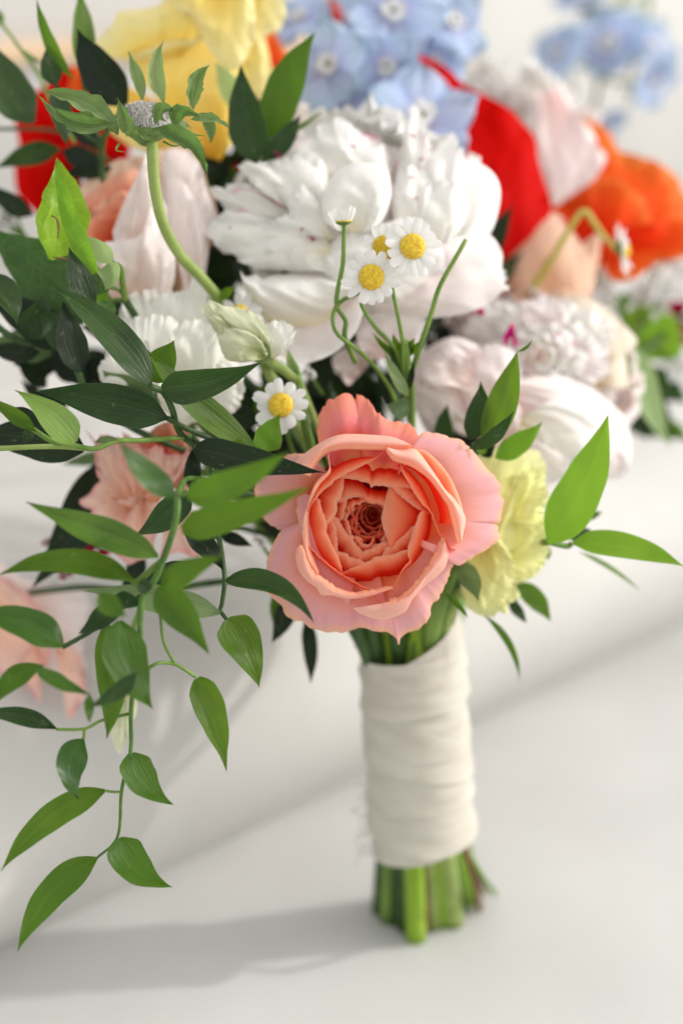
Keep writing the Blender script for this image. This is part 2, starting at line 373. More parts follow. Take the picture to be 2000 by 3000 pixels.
# ------------------------------------------------------------------ shape builders
def along(v, vals):
    vals = np.atleast_1d(np.asarray(vals, float))
    if len(vals) < 3: return np.interp(v, np.linspace(0, 1, len(vals)), vals)
    x = np.asarray(v) * (len(vals) - 1); i = np.clip(np.floor(x).astype(int), 0, len(vals) - 2); t = x - i
    g = lambda k: vals[np.clip(k, 0, len(vals) - 1)]
    a, b, c, d = g(i - 1), g(i), g(i + 1), g(i + 2)
    return .5 * ((2 * b) + (c - a) * t + (2 * a - 5 * b + 4 * c - d) * t ** 2 + (3 * b - a - 3 * c + d) * t ** 3)

def patch(parent, mat, outline, base=None, D=(.6, .6), bulge=.006, ruf=0., frill=0., seed=0, nu=36, nv=14, name='petal', z='f',
          lip=0., rf=3., cup=0., ff=9., smooth=True, crease=.0007):
    """a petal that spreads from its base to an outline; depth in metres, its face swells towards the viewer by bulge"""
    if z != 'f': outline = T(z, outline); base = T(z, base) if base is not None else None
    o = catmull(outline, nu, smooth)
    if base is None:
        base = [outline[0], outline[-1]]
    b = catmull(base, nu, smooth) if len(base) > 1 else np.repeat(np.array(base, float), nu, 0)
    u = np.linspace(0, 1, nu); v = np.linspace(0, 1, nv)[:, None]
    d = o - b
    if frill:
        k = frill * (wob(u, seed + 5, ff, 4) * .6 + .5 * np.abs(wob(u, seed + 9, ff * 2.3, 3)))
        X = b[None] + d[None] * (v * (1 + np.minimum(k, .25)[None] * v ** 4))[..., None]
    else: X = b[None] + d[None] * v[..., None]
    Db = along(u, D[0]); De = along(u, D[1])
    bulge = bulge * .68
    Dv = Db + (De - Db) * v - bulge * np.sin(math.pi * v ** 1.15) + cup * (2 * u - 1) ** 2 * v
    rng = np.random.RandomState(seed)
    Dv = Dv + ruf * .75 * (v ** 2.2) * wob(u + .25 * v + .0, seed, rf * .7, 2) + (ruf * .6 + frill * .012) * (v ** 12) * wob(u, seed + 3, rf * 3.3, 3)
    Dv = Dv + .0012 * wob(u * 1.3 + v * 1.1, seed + 11, 1.4, 3) * (ruf > 0 or bulge > 0)
    if nu > 16:     # shallow lengthwise folds, deeper towards the rim
        g = wob(u + .06 * np.sin(v * 5 + seed), seed + 17, 5.5, 4)
        Dv = Dv + crease * (np.abs(g) ** .8 * np.sign(g)) * v ** 1.3 + crease * .5 * wob(u * 1.0 + v * .4, seed + 23, 11, 3) * v ** 2
    if lip: Dv = Dv + lip * np.clip((v - .86) / .14, 0, 1) ** 1.6
    return grid(name, P(X[..., 0], X[..., 1], Dv), mat, parent)

WPROF = {'lance': [.04, .36, .68, .89, .99, 1, .96, .87, .74, .57, .37, .17, .0],
         'ovate': [.10, .55, .84, .97, 1, .99, .93, .84, .71, .54, .34, .15, .0],
         'heart': [.22, .78, .98, 1, .98, .92, .83, .71, .57, .41, .25, .11, .0],
         'round': [.2, .6, .85, .97, 1, .99, .95, .86, .7, .45, .0],
         'strip': [.5, .8, 1, 1, 1, .95, .85, .7, .5, .3, .0],
         'oval': [.05, .45, .7, .86, .96, 1, .97, .88, .74, .5, .02],
         'ray': [.35, .6, .8, .92, 1, 1, 1, .97, .92, .8, .45]}

def blade(parent, mat, b, t, w, D=(.55, .55), bend=0., roll=0., fold=.12, prof='lance', droop=0., twist=0., name='leaf', seed=0,
          nu=7, nv=18, z='f', ruf=.0, curl=0., shine=None):
    """a leaf from base b to tip t (photo positions, depths D); w its width and bend its sideways bow in photo pixels"""
    if z != 'f':
        b, t = T(z, [b, t])
    dx, dy = t[0] - b[0], t[1] - b[1]
    L = math.hypot(dx, dy) + 1e-6
    nx, ny = dy / L, -dx / L
    tt = np.linspace(0, 1, nv)
    off = bend * 4 * tt * (1 - tt)
    px = b[0] + dx * tt + nx * off; py = b[1] + dy * tt + ny * off
    Dm = D[0] + (D[1] - D[0]) * tt - .06 * abs(0) - droop * 4 * tt * (1 - tt)
    Cc = P(px, py, Dm)
    Tn = np.gradient(Cc, axis=0); Tn /= np.linalg.norm(Tn, axis=1)[:, None]
    view = Cc - C0; view /= np.linalg.norm(view, axis=1)[:, None]
    S = np.cross(view, Tn); S /= np.linalg.norm(S, axis=1)[:, None]
    Nn = np.cross(S, Tn)
    if shine is not None:      # turn the blade's face part of the way to where the sun glances off it
        hv = np.array(sun_dir) - view.mean(0); hv /= np.linalg.norm(hv)
        roll = shine * math.degrees(math.atan2(-np.dot(S.mean(0), hv), np.dot(Nn.mean(0), hv)))
    rl = np.radians(roll + twist * (tt - .5))
    w = w / max(.6, math.cos(rad(roll)))
    S2 = S * np.cos(rl)[:, None] + Nn * np.sin(rl)[:, None]
    N2 = np.cross(S2, Tn)
    wm = w * np.mean(D) / FPX * along(tt, WPROF[prof]) / 2
    u = np.linspace(-1, 1, nu)
    rng = np.random.RandomState(seed + int(b[0]) * 7 + int(b[1]))
    e = wob(tt, rng.randint(9999), 1.3, 3) * .03 * wm.max()
    X = Cc[:, None] + (wm + e * (wm > 0))[:, None, None] * u[None, :, None] * S2[:, None]
    X = X + ((fold * 2 * wm)[:, None] * np.abs(u)[None] ** 1.3)[..., None] * N2[:, None]
    s2 = rng.randint(9999)
    X = X + (ruf * (np.abs(u)[None] ** 2) * (wob(tt[:, None] + .13 * np.sign(u)[None], s2, 2.2, 3)))[..., None] * N2[:, None]
    X = X + (.00035 * wob(tt[:, None] + u[None] * .2, s2 + 4, 1.5, 2))[..., None] * N2[:, None]
    return grid(name, X, mat, parent)

def frame(px, py, D, face=(0, 0, 1), roll=0.):
    """placement of a flower: its axis looks along face = (right, up, towards the viewer)"""
    c = P(px, py, D)
    zax = face[0] * R + face[1] * U - face[2] * F; zax /= np.linalg.norm(zax)
    x = np.cross(U, zax)
    if np.linalg.norm(x) < .05: x = R.copy()
    x /= np.linalg.norm(x); y = np.cross(zax, x)
    c_, s_ = math.cos(rad(roll)), math.sin(rad(roll))
    x, y = x * c_ + y * s_, y * c_ - x * s_
    m = Matrix.Identity(4)
    for i in range(3):
        m[i][0] = x[i]; m[i][1] = y[i]; m[i][2] = zax[i]; m[i][3] = c[i]
    return m

def rev_petal(parent, mat, prof, th, half, seed, tipk=(.12, 2.5), spiral=.0, ruf=0., rf=2.2, frill=0., point=0., nu=21, nv=13, tilt=0., notch=0., name='petal'):
    """petal wrapped round its flower's axis: prof = (radius, height) points from base to rim, half = half-angles along it"""
    pr = catmull(prof, 40)
    L = np.concatenate([[0], np.cumsum(np.linalg.norm(np.diff(pr, axis=0), axis=1))]); L /= L[-1]
    u = np.linspace(-1, 1, nu)[None]; v = np.linspace(0, 1, nv)[:, None]
    uu = u[0]
    tip = 1 - tipk[0] * np.abs(uu) ** tipk[1] + point * np.exp(-(uu / .12) ** 2) - notch * np.exp(-((uu - .1) / .1) ** 2)
    tip = tip + frill * (.6 * wob(uu, seed + 1, 3.5, 4) + .4 * wob(uu, seed + 2, 8, 3)) + .012 * wob(uu, seed + 8, 2, 3)
    ve = v * tip[None]
    rr = np.interp(ve, L, pr[:, 0]); zz = np.interp(ve, L, pr[:, 1])
    R0 = np.max(pr[:, 0])
    # extend beyond 1
    ex = np.clip(ve - 1, 0, None)
    g = pr[-1] - pr[-3]; g /= np.linalg.norm(g) + 1e-9
    tot = np.sum(np.linalg.norm(np.diff(pr, axis=0), axis=1))
    rr = rr + ex * tot * g[0]; zz = zz + ex * tot * g[1]
    n1 = wob(u + .3 * v, seed, rf, 3) * v ** 2 + .45 * wob(u, seed + 3, rf * 2.7, 3) * v ** 5
    rr = rr + ruf * n1 + spiral * R0 * u
    zz = zz + ruf * .5 * wob(u, seed + 5, rf, 3) * v ** 2
    ph = th + u * along(v[:, 0], half)[:, None]
    X = np.stack([rr * np.cos(ph), rr * np.sin(ph), zz], -1)
    if tilt:
        a = Matrix.Rotation(tilt, 3, Vector((math.sin(th), -math.cos(th), 0)))
        X = X @ np.array(a).T
    return grid(name, X, mat, parent, local=True)

def strip_petal(parent, mat, th, alpha, L, w, seed, z0=0., bow=.2, cup=.25, ruf=.0, rf=2., frill=0., prof='round', nu=9, nv=11, tipcurl=0., r0=0., name='petal', cupn=0):
    """free petal leaving the axis at angle alpha from it, L long and w wide"""
    v = np.linspace(0, 1, nv); u = np.linspace(-1, 1, nu)
    ang = alpha + bow * (v - .3) + tipcurl * np.clip(v - .7, 0, 1) ** 2 * 8
    ds = L / (nv - 1)
    r = r0 + np.concatenate([[0], np.cumsum(np.sin(ang[:-1]) * ds)]); zz = z0 + np.concatenate([[0], np.cumsum(np.cos(ang[:-1]) * ds)])
    ww = w / 2 * along(v, WPROF[prof])
    edge = 1 + frill * (wob(u, seed + 1, 2.4, 4) + .5 * wob(u, seed + 2, 6, 2)) if frill else np.ones(nu)
    fr = np.clip((v - .55) / .45, 0, 1)[:, None] ** 1.5 * (edge[None] - 1) * L
    nr = np.cos(ang)[:, None]; nz = -np.sin(ang)[:, None]
    h = -cup * ww[:, None] * u[None] ** 2 + ruf * (v[:, None] ** 1.6) * wob(u[None] + .5 * v[:, None], seed, rf, 3) + ruf * .5 * v[:, None] ** 3 * wob(u[None] * 1.0, seed + 4, rf * 2.5, 3)
    rr = r[:, None] + nr * -h + np.sin(ang)[:, None] * fr
    z_ = zz[:, None] - nz * h + np.cos(ang)[:, None] * fr
    yy = ww[:, None] * u[None]
    c, s = math.cos(th), math.sin(th)
    X = np.stack([rr * c - yy * s, rr * s + yy * c, z_], -1)
    return grid(name, X, mat, parent, local=True)

def dome(parent, mat, r, h, n, seed, z0=0., bump=.08, name='disc', dimple=.15, seg=(40, 22)):
    """a disc of packed florets: a dome with a spiral of bumps"""
    k = np.arange(n); rr = np.sqrt((k + .5) / n); an = k * 2.39996
    nu, nv = seg
    ph = np.linspace(0, 2 * math.pi, nu, endpoint=False)[None]; q = np.linspace(0, 1, nv)[:, None]
    x = q * np.cos(ph); y = q * np.sin(ph)
    dx = x[..., None] - rr * np.cos(an); dy = y[..., None] - rr * np.sin(an)
    d = np.sqrt(np.min(dx ** 2 + dy ** 2, -1)) * math.sqrt(n)
    b = np.clip(1 - d, 0, 1) ** .6
    base = np.sqrt(np.clip(1 - q ** 2.4, 0, 1)) - dimple * np.exp(-(q / .22) ** 2)
    zz = z0 + h * base + bump * r * b
    X = np.stack([x * (r + 0 * q) * (1 + .04 * b), y * r * (1 + .04 * b), zz], -1)
    return grid(name, X, mat, parent, local=True, wrap=True)

NECK = None
def stem_to_neck(parent, M4, r, mat, length=.03, k=0):
    """the flower's stalk, from behind the bloom down into the bunch"""
    a = np.array(M4.translation); zax = np.array([M4[0][2], M4[1][2], M4[2][2]])
    s = a - zax * .008; m = s - zax * length
    e = np.array([.035 + .014 * math.sin(k * 2.4), .572 + .012 * math.cos(k * 1.7), .150])
    mid = (m + e) / 2 + np.array([0, .01, -.012])
    return tube('stem', [s, m, mid, e], r, mat, parent, 8, 20)

# -------- the garden rose, rim by rim
def loft(parent, mat, rim, z, scale=1.35, zr=0., drop=.012, center=None, outer=None, zo=None, bump=.0012, nu=44, nv=12, seed=0,
         S=1., C=(0, 0), rag=.0, name='petal', ang=None, into=0.0, outscale=None):
    """petal between a rim polyline and its hidden outer edge; coordinates local to the rose"""
    f = lambda pts: np.array([((x - C[0]) * S, -(y - C[1]) * S) for x, y in pts])
    r = catmull(f(rim), nu)
    u = np.linspace(0, 1, nu)
    c = np.array([0, 0]) if center is None else f([center])[0]
    dirv = r - c; dirv /= np.linalg.norm(dirv, axis=1)[:, None]
    r = r + dirv * (rag * (wob(u, seed, 5, 4) * .7 + .4 * wob(u, seed + 1, 14, 3)))[:, None]
    if outer is None:
        ln = np.linalg.norm(r - c, axis=1); mx_ = np.maximum(ln + 25 * S, 560 * S)
        o = c + dirv * np.minimum(ln * scale, mx_)[:, None]
    else: o = catmull(f(outer), nu)
    v = np.linspace(0, 1, nv)[:, None]
    XY = o[None] + (r - o)[None] * v[..., None]
    z1 = along(u, z); z0 = (z1 - drop) if zo is None else along(u, zo)
    zz = z0 + (z1 - z0) * (1 - (1 - v) ** 1.7) + bump * np.sin(math.pi * v)
    # rim rolls a little over
    zz = zz - .0010 * np.clip((v - .9) / .1, 0, 1) ** 2
    zz = zz + .00045 * wob(u[None] + .35 * v, seed + 2, 1.2, 3)
    X = np.concatenate([XY, zz[..., None]], -1)
    if into:
        # the rim turns down and in: gives the petal its thickness and inner face
        e = c + (r - c) * (1 - .035)
        X = np.concatenate([X, np.concatenate([e, (z1 - .0022)[:, None]], 1)[None], np.concatenate([c + (r - c) * (1 + .02), (z1 - into)[:, None]], 1)[None]], 0)
        vv = np.concatenate([v[:, 0], [.9, .2]])
    else: vv = v[:, 0]
    uv_u, uv_v = np.meshgrid(u, vv)
    return grid(name, X, mat, parent, local=True, uvs=np.stack([uv_u.ravel(), uv_v.ravel()], 1))

# -------- other flower kinds
def peony(px, py, D, R_, face, seed, label, group, mw, mf, n_guard=8, n_in=60, roll=0., dome_r=.72, guard_tilt=0.):
    m4 = frame(px, py, D, face, roll)
    t = thing('peony', label, 'flower', group=group, mat=m4)
    rs = np.random.RandomState(seed)
    for k in range(n_guard):
        th = k * 2.39996 + rs.rand() * .3
        rk = R_ * (.92 + .14 * rs.rand())
        rev_petal(t, mw, [(.10 * rk, -.62 * rk), (.55 * rk, -.58 * rk), (.92 * rk, -.25 * rk), (1.02 * rk, .12 * rk), (.93 * rk, .34 * rk + .1 * rk * rs.rand())], th, [.3, .55, .62, .6, .5],
                  seed + k, (.16, 2.6), .03, .05 * rk, 1.2, .015, notch=.05 * rs.rand(), nu=25, nv=16)
    for k in range(n_guard):
        th = k * 2.39996 + 1.1 + rs.rand() * .3
        rk = R_ * (.78 + .10 * rs.rand())
        rev_petal(t, mw, [(.08 * rk, -.55 * rk), (.5 * rk, -.5 * rk), (.86 * rk, -.1 * rk), (.9 * rk, .35 * rk), (.70 * rk, .66 * rk)], th, [.3, .5, .5, .5, .4],
                  seed + 50 + k, (.2, 2.2), .04, .09 * rk, 1.8, .05, notch=.12 * rs.rand(), nu=25, nv=14)
    for k in range(n_in):
        q = (k + .5) / n_in
        al = math.acos(1 - q * .95) * .92
        th = k * 2.39996 + rs.rand() * .5
        Lk = R_ * (dome_r + .32) * (.85 + .3 * rs.rand())
        strip_petal(t, mf if rs.rand() < .35 else mw, th, al * .85, Lk, R_ * (.5 + .3 * rs.rand()), seed + 200 + k, z0=-.42 * R_, bow=-.35 + .5 * rs.rand(), cup=.5 * rs.rand() + .1,
                    ruf=.035 * R_, rf=1.1, frill=.05, nu=11, nv=11, tipcurl=rs.uniform(-.9, .7))
    stem_to_neck(t, m4, .003, M['stem'], k=seed)
    return t

def daisy(px, py, D, r, face, seed, label, n=15, disc=.42, droop=1.5, group='chamomile flowers', stem=None, rw=.36, sD=None, stem_r=.0009, mat_s='stem', disc_h=.28, miss=(), rayL=1.):
    m4 = frame(px, py, D, face, seed * 37)
    t = thing('chamomile', label, 'daisy', group=group, mat=m4)
    R_ = r * 1.02 * D / FPX; rs = np.random.RandomState(seed)
    for k in range(n):
        if k in miss: continue
        th = 2 * math.pi * (k + rs.rand() * .35) / n
        strip_petal(t, M['ray'], th, droop + rs.uniform(-.2, .28), R_ * (1 - disc * .8) * rayL * rs.uniform(.86, 1.16), R_ * rw * rs.uniform(.75, 1.12), seed * 31 + k, z0=-.05 * R_ - .01 * R_ * (k % 2),
                    bow=rs.uniform(.0, .35), cup=.22, ruf=.012 * R_, rf=1.2, frill=.045, prof='ray', nu=9, nv=9, r0=R_ * disc * .8, name='ray_petal')
    dome(t, M['disc'], R_ * disc, R_ * disc_h, 190, seed, z0=-.03 * R_, bump=.085, seg=(72, 34))
    # green cup below
    ph = np.linspace(0, 2 * math.pi, 20, endpoint=False)[None]
    rr = np.array([1.0, .95, .7, .35, .12])[:, None] * R_ * disc * .95; zz = np.array([-.02, -.09, -.17, -.22, -.30])[:, None] * R_ * 1.0
    grid('calyx', np.stack([rr * np.cos(ph), rr * np.sin(ph), zz + 0 * ph], -1), M['calyx'], t, local=True, wrap=True)
    if stem:
        a = np.array(m4 @ Vector((0, 0, -.22 * R_)))
        pts = [a] + [P(x, y, d) for x, y, d in stem]
        tube('stem', pts, [stem_r * .85, stem_r, stem_r * 1.15], M[mat_s], t, 8, 40)
    return t

def floret(px, py, D, r, face, seed, label, group='blue delphinium florets', roll=0.):
    m4 = frame(px, py, D, face, roll)
    t = thing('delphinium_floret', label, 'flower', group=group, mat=m4)
    R_ = r * D / FPX; rs = np.random.RandomState(seed)
    for k in range(5):
        strip_petal(t, M['blue'], 2 * math.pi * k / 5 + rs.uniform(-.12, .12), 1.25 + rs.uniform(-.15, .2), R_ * rs.uniform(.92, 1.08), R_ * rs.uniform(.92, 1.1), seed * 13 + k, bow=.25, cup=.25 * rs.uniform(.3, 1.5),
                    ruf=.085 * R_, rf=1.1, frill=.05, prof='oval', nu=15, nv=13, z0=-.002 * (k % 2))
    for k in range(5):
        strip_petal(t, M['ray'], 2 * math.pi * (k + .4) / 5 + rs.uniform(-.2, .2), .75 + rs.uniform(-.25, .25), R_ * .34, R_ * .28, seed * 17 + k, bow=.9, cup=.4, ruf=.04 * R_, rf=1.5, frill=.05, nu=7, nv=8, name='inner_petal', z0=.001)
    dome(t, M['dark_disc'], R_ * .08, R_ * .10, 20, seed, z0=R_ * .06, seg=(14, 6), name='eye')
    s = np.array(m4.translation); zax = np.array([m4[0][2], m4[1][2], m4[2][2]])
    tube('stem', [s - zax * .001, s - zax * .012 + np.array([0, .003, -.004]), s - zax * .018 + np.array([0, .008, -.02])], .0011, M['stem_dark'], t, 6, 10)
    return t
# ================================================================== the setting
stone = plain_mat('white_slab', (.505, .505, .495), (.57, .57, .56), 7, .7, .25, bumpscale=220)
cloth = plain_mat('white_cloth', (.50, .495, .475), (.54, .535, .515), 10, .8, .1, bumpscale=400)
wallm = plain_mat('painted_wall', (.52, .52, .51), (.56, .56, .545), 6, .8, .1)
railm = plain_mat('beige_rail', (.52, .36, .20), (.60, .44, .28), 12, .6, .1)

gx = np.linspace(-3, 3, 60); gy = np.linspace(-1.5, 4.5, 60)
GX, GY = np.meshgrid(gx, gy)
fl = grid('floor', np.stack([GX, GY, 0 * GX], -1), stone); fl['kind'] = 'structure'

# a padded white riser runs diagonally behind the bunch: base line A-B on the floor
A_ = np.array([-.154, .527]); e_ = np.array([.736, .677]); n_ = np.array([-.677, .736])
prof = catmull([(.032, -.002), (.015, .016), (-.001, .040), (-.010, .066), (-.009, .090), (.008, .114), (.045, .136), (.10, .148), (.22, .155), (.40, .158), (.75, .160)], 60)
sl_ = np.linspace(-1.4, 2.6, 200)
SS, TT = np.meshgrid(sl_, np.arange(60))
ps = prof[:, 0][:, None] + 0 * SS; pz = prof[:, 1][:, None] + 0 * SS
cum = np.linspace(0, 1, 60)[:, None]
fold = .006 * wob(SS * 1.3 + ps * 1.2, 5, 1.1, 3) * np.clip((pz - .02) / .08, 0, 1)
fold += .004 * np.sin((ps * 34 + SS * 4 + wob(SS, 9, .7, 2))) * np.clip((pz - .09) / .04, 0, 1)
pz = pz + fold
ps = ps + .004 * wob(SS, 21, 1.7, 3) * np.clip(pz / .05, 0, 1)
XY = A_ + e_ * SS[..., None] + n_ * ps[..., None]
cu = grid('padded_riser', np.concatenate([XY, pz[..., None]], -1), cloth)
cu['label'] = 'white padded riser with a rounded edge running diagonally behind the bouquet'; cu['category'] = 'riser'

wt = thing('back_wall', 'plain off white wall far behind the bouquet with a beige rail', 'wall', (0, 1.3, 0))
def slab(name, s0, s1, d0, d1, z0, z1, mat, parent):
    c = []
    for z_ in (z0, z1):
        for s_, d_ in ((s0, d0), (s1, d0), (s1, d1), (s0, d1)):
            q = A_ + e_ * s_ + n_ * d_; c.append((q[0], q[1], z_))
    return mesh_from(name, c, [(0, 3, 2, 1), (4, 5, 6, 7), (0, 1, 5, 4), (1, 2, 6, 5), (2, 3, 7, 6), (3, 0, 4, 7)], mat, parent, smooth=False)
slab('wall_panel', -1.4, 2.6, .74, .86, 0, 1.05, wallm, wt)
slab('rail', -1.4, .95, .722, .738, .365, .381, railm, wt)

# ================================================================== the handle
hb = np.array([.0378, .570, .0530]); ht = np.array([.0300, .570, .1655])
wrapm = plain_mat('ribbon_cloth', (.56, .53, .45), (.64, .61, .53), 60, .75, .35, .12, (1, 1, 3), bumpscale=900, bdist=.0006)
wr = thing('ribbon_wrap', 'cream ribbon wound round the bouquet stems as a handle', 'ribbon', tuple(hb))
nb = 7
for k in range(nb):
    ph = np.linspace(0, 2 * math.pi, 72, endpoint=False); vv = np.linspace(0, 1, 12)[:, None]
    a0 = k / nb - .05 if k else 0.0; a1 = (k + 1) / nb + .035
    if k == nb - 1: a1 = 1.0
    tl = [.0, .035, -.03, .045, -.035, .04, .03][k]
    hgt = a0 + (a1 - a0) * vv + (tl * np.cos(ph - .8 - k)[None] * (1 if 0 < k else .0))
    if k == nb - 1: hgt = hgt + vv * (.085 * np.cos(ph - .1) - .02 + .035 * np.sin(ph) )[None]
    if k == 0: hgt = hgt + (1 - vv) * (.055 * np.cos(ph + .2))[None] + (1 - vv) * .01
    r = .0236 - .0012 * hgt + .0007 * (nb - k) * 0 + .0018 * (1 - vv) ** 2.5 * (k > 0) + .0004 * wob((ph / 6.283)[None] + .3 * vv + k, 31 + k, 2, 3) + .0004 * (k % 2)
    r = r + .0006 * np.exp(-((vv - .5) / .1) ** 2) * wob((ph / 6.283)[None], 77 + k, 2, 2)
    ax = hb + (ht - hb) * hgt[..., None]
    X = ax + np.stack([r * np.cos(ph), r * np.sin(ph) * .96, 0 * r], -1)
    grid('ribbon_band', X, wrapm, wr, wrap=True)
for k in range(14):
    y = 2290 + 16 * k + (k % 3) * 7; x0 = 1085 + 6 * math.sin(k)
    rs = np.random.RandomState(k)
    tube('loose_thread', [P(x0, y, .658), P(x0 - 12 - rs.rand() * 22, y - 10 + rs.rand() * 26, .656), P(x0 - 20 - rs.rand() * 34, y - 14 + rs.rand() * 44, .656)], .00032, wrapm, wr, 5, 8)

sb = thing('stem_bundle', 'bunch of cut green flower stems coming out under the cream ribbon wrap', 'stems', (.037, .57, 0))
SB = [(1112, 2672, .0036, 'stem_dark'), (1132, 2698, .0034, 'stem'), (1158, 2700, .0038, 'stem_dark'), (1184, 2722, .0034, 'stem_dark'), (1218, 2752, .0046, 'stem_lime'), (1250, 2726, .0022, 'stem_brown'),
      (1270, 2716, .0034, 'stem_pale'), (1298, 2706, .0042, 'stem_lime'), (1330, 2708, .0044, 'stem_pale'), (1350, 2660, .0034, 'stem'), (1374, 2646, .0036, 'stem_lime'),
      (1240, 2668, .0036, 'stem_brown'), (1200, 2640, .0036, 'stem_dark'), (1396, 2630, .0024, 'stem'), (1150, 2640, .0036, 'stem_dark'), (1280, 2640, .0036, 'stem_dark'), (1320, 2640, .0030, 'stem'), (1172, 2660, .003, 'stem')]
for k, (x, y, r, m_) in enumerate(SB):
    g = ground(x, y); g[2] = .0004 + r * .15
    dx = (x - 1255) / 150
    mid = np.array([.034 + dx * .013, .570 - .013 * math.cos(k * 2.1) * (1 if y < 2690 else 1), .10])
    if y > 2690: mid[1] = .558
    top = np.array([.030 - dx * .017 + .004 * math.sin(k * 5), .572 - .012 * math.sin(k * 1.9), .205])
    tube('cut_stem', [g, g + (mid - g) * .35 + np.array([0, 0, .002]), mid, top], [r * 1.12, r, r * .9, r * .8], M[m_], sb, 10, 26)
for (x, y, m_, r) in ((1404, 2668, 'stem_brown', .0016), (1448, 2640, 'stem', .0014), (1420, 2640, 'stem_brown', .0012)):
    g = ground(x, y); g[2] = .001 if y > 2650 else .004
    tube('cut_stem', [g, P((x + 1375) / 2 - 5, 2560, .652), P(1352, 2450, .650), np.array([.04, .57, .12])], r, M[m_], sb, 7, 16)
# stems seen in the neck above the wrap
for k, (x0, x1, m_, r) in enumerate([(1065, 1020, 'stem_dark', .0036), (1090, 1075, 'stem_dark', .004), (1138, 1120, 'stem_lime', .0034), (1170, 1160, 'stem_dark', .004), (1214, 1216, 'stem_lime', .0032), (1245, 1240, 'stem_brown', .0022), (1262, 1275, 'stem', .004), (1300, 1312, 'stem_pale', .0030), (1288, 1300, 'stem_dark', .0036)]):
    x0 = 1190 + (x0 - 1190) * .78; b_ = P(x0, 1960, .626); tube('stem', [b_ + np.array([0, .008, -.02]), b_, P(x1, 1800, .602 + .006 * (k % 3)), P(x1 + (x1 - 1180) * .6, 1640, .60 + .006 * (k % 2))], r, M[m_], sb, 8, 18)

# ================================================================== coral rose
rf_ = frame(1078.9, 1521.9, .552, (0.0, .03, 1))
rose = thing('garden_rose', 'large open coral garden rose low in front of the bouquet', 'rose', mat=rf_)
SR = .548 / FPX / 3.0154; CR = (660, 850)
def lr(mat, rim, z, **k):
    k.setdefault('S', SR); k.setdefault('C', CR)
    return loft(rose, M[mat], rim, z, **k)
def z7r(pts): return [(((x / 1.7422 + 700) - 860) * 3.0154, ((y / 1.7422 + 1100) - 1240) * 3.0154) for x, y in pts]
mm = .001
# outer guard petals (outlines run clockwise; their inner edge lies under the cup)
def guard(mat, pts, z, zin, inner=.38, seed=0, bump=.003, rag=.0006, center=None):
    o = z7r(pts)
    c = CR if center is None else z7r([center])[0]
    inn = [(c[0] + (x - c[0]) * inner, c[1] + (y - c[1]) * inner) for x, y in o]
    return loft(rose, M[mat], o, z, outer=inn, zo=zin, bump=bump, S=SR, C=CR, nu=70, nv=18, seed=seed, rag=rag)
guard('coral_top', [(400, 345), (398, 200), (425, 150), (465, 105), (530, 78), (575, 84), (596, 100), (602, 74), (625, 78), (665, 115), (720, 188), (765, 220), (825, 220), (880, 240), (935, 300), (950, 340)], [-8 * mm, -9 * mm, -5 * mm, -9 * mm, -3 * mm, -7 * mm, -4 * mm], -12 * mm, .45, 3, .005, .0009)
guard('coral_outer', [(915, 360), (930, 292), (1000, 290), (1080, 305), (1150, 332), (1215, 385), (1285, 478), (1345, 528), (1350, 600), (1370, 640), (1345, 745), (1305, 752), (1338, 775), (1335, 835), (1260, 895), (1190, 935), (1120, 970), (1080, 950), (1085, 900)], [2 * mm, 0, -3 * mm, -6 * mm, -9 * mm, -6 * mm, -3 * mm, 0, 3 * mm], -7 * mm, .42, 4, .006)
guard('coral_outer', [(1095, 930), (1085, 1000), (1050, 1100), (1000, 1165), (985, 1190), (975, 1250), (900, 1310), (835, 1340), (817, 1386), (803, 1345), (750, 1320), (690, 1308), (640, 1296), (560, 1290), (480, 1280)], [-3 * mm, -5 * mm, -4 * mm, -6 * mm, -3 * mm, -8 * mm], -10 * mm, .4, 5, .005)
guard('coral_outer', [(330, 740), (215, 790), (160, 870), (137, 950), (136, 1080), (165, 1140), (210, 1180), (232, 1228), (300, 1262), (380, 1300), (470, 1322), (540, 1318), (620, 1290), (700, 1262), (760, 1240)], [-4 * mm, -6 * mm, -4 * mm, -5 * mm, -7 * mm, -5 * mm], -9 * mm, .4, 6, .006)
guard('coral_outer', [(370, 400), (290, 385), (200, 400), (110, 470), (68, 540), (66, 600), (90, 690), (140, 755), (205, 788), (260, 800), (330, 760)], [-10 * mm, -12 * mm, -14 * mm, -12 * mm, -10 * mm], -12 * mm, .45, 7, .004)
guard('coral_outer', [(330, 600), (290, 640), (300, 760), (320, 860), (330, 960), (420, 1080), (560, 1180)], -1 * mm, -9 * mm, .5, 8, .004)
# cup petals whose rims roll outward: lips
lr('coral_lip', [(130, 470), (160, 400), (220, 310), (300, 245), (390, 222), (480, 215), (700, 222), (900, 222), (1040, 212)], 10 * mm, outer=[(-10, 430), (10, 350), (120, 250), (240, 170), (350, 118), (470, 98), (680, 104), (860, 122), (980, 165), (1050, 208)], zo=5 * mm, bump=2.2 * mm, into=.014, seed=11)
lr('coral_lip', [(812, 236), (860, 310), (905, 335), (960, 350), (1060, 388), (1190, 480), (1280, 590), (1330, 670), (1372, 730), (1405, 850), (1440, 980), (1462, 1060)], [13 * mm, 12 * mm, 11 * mm, 10 * mm], outer=[(830, 225), (920, 228), (1040, 232), (1100, 262), (1180, 370), (1270, 500), (1330, 590), (1400, 660), (1470, 760), (1508, 850), (1490, 960), (1465, 1070)], zo=8 * mm, bump=1.6 * mm, into=.014, seed=12)
lr('coral', [(1000, 228), (1120, 235), (1200, 275), (1300, 370), (1390, 500), (1450, 640), (1490, 780), (1490, 900)], 6 * mm, scale=.75, zo=3 * mm, bump=1 * mm, seed=14)
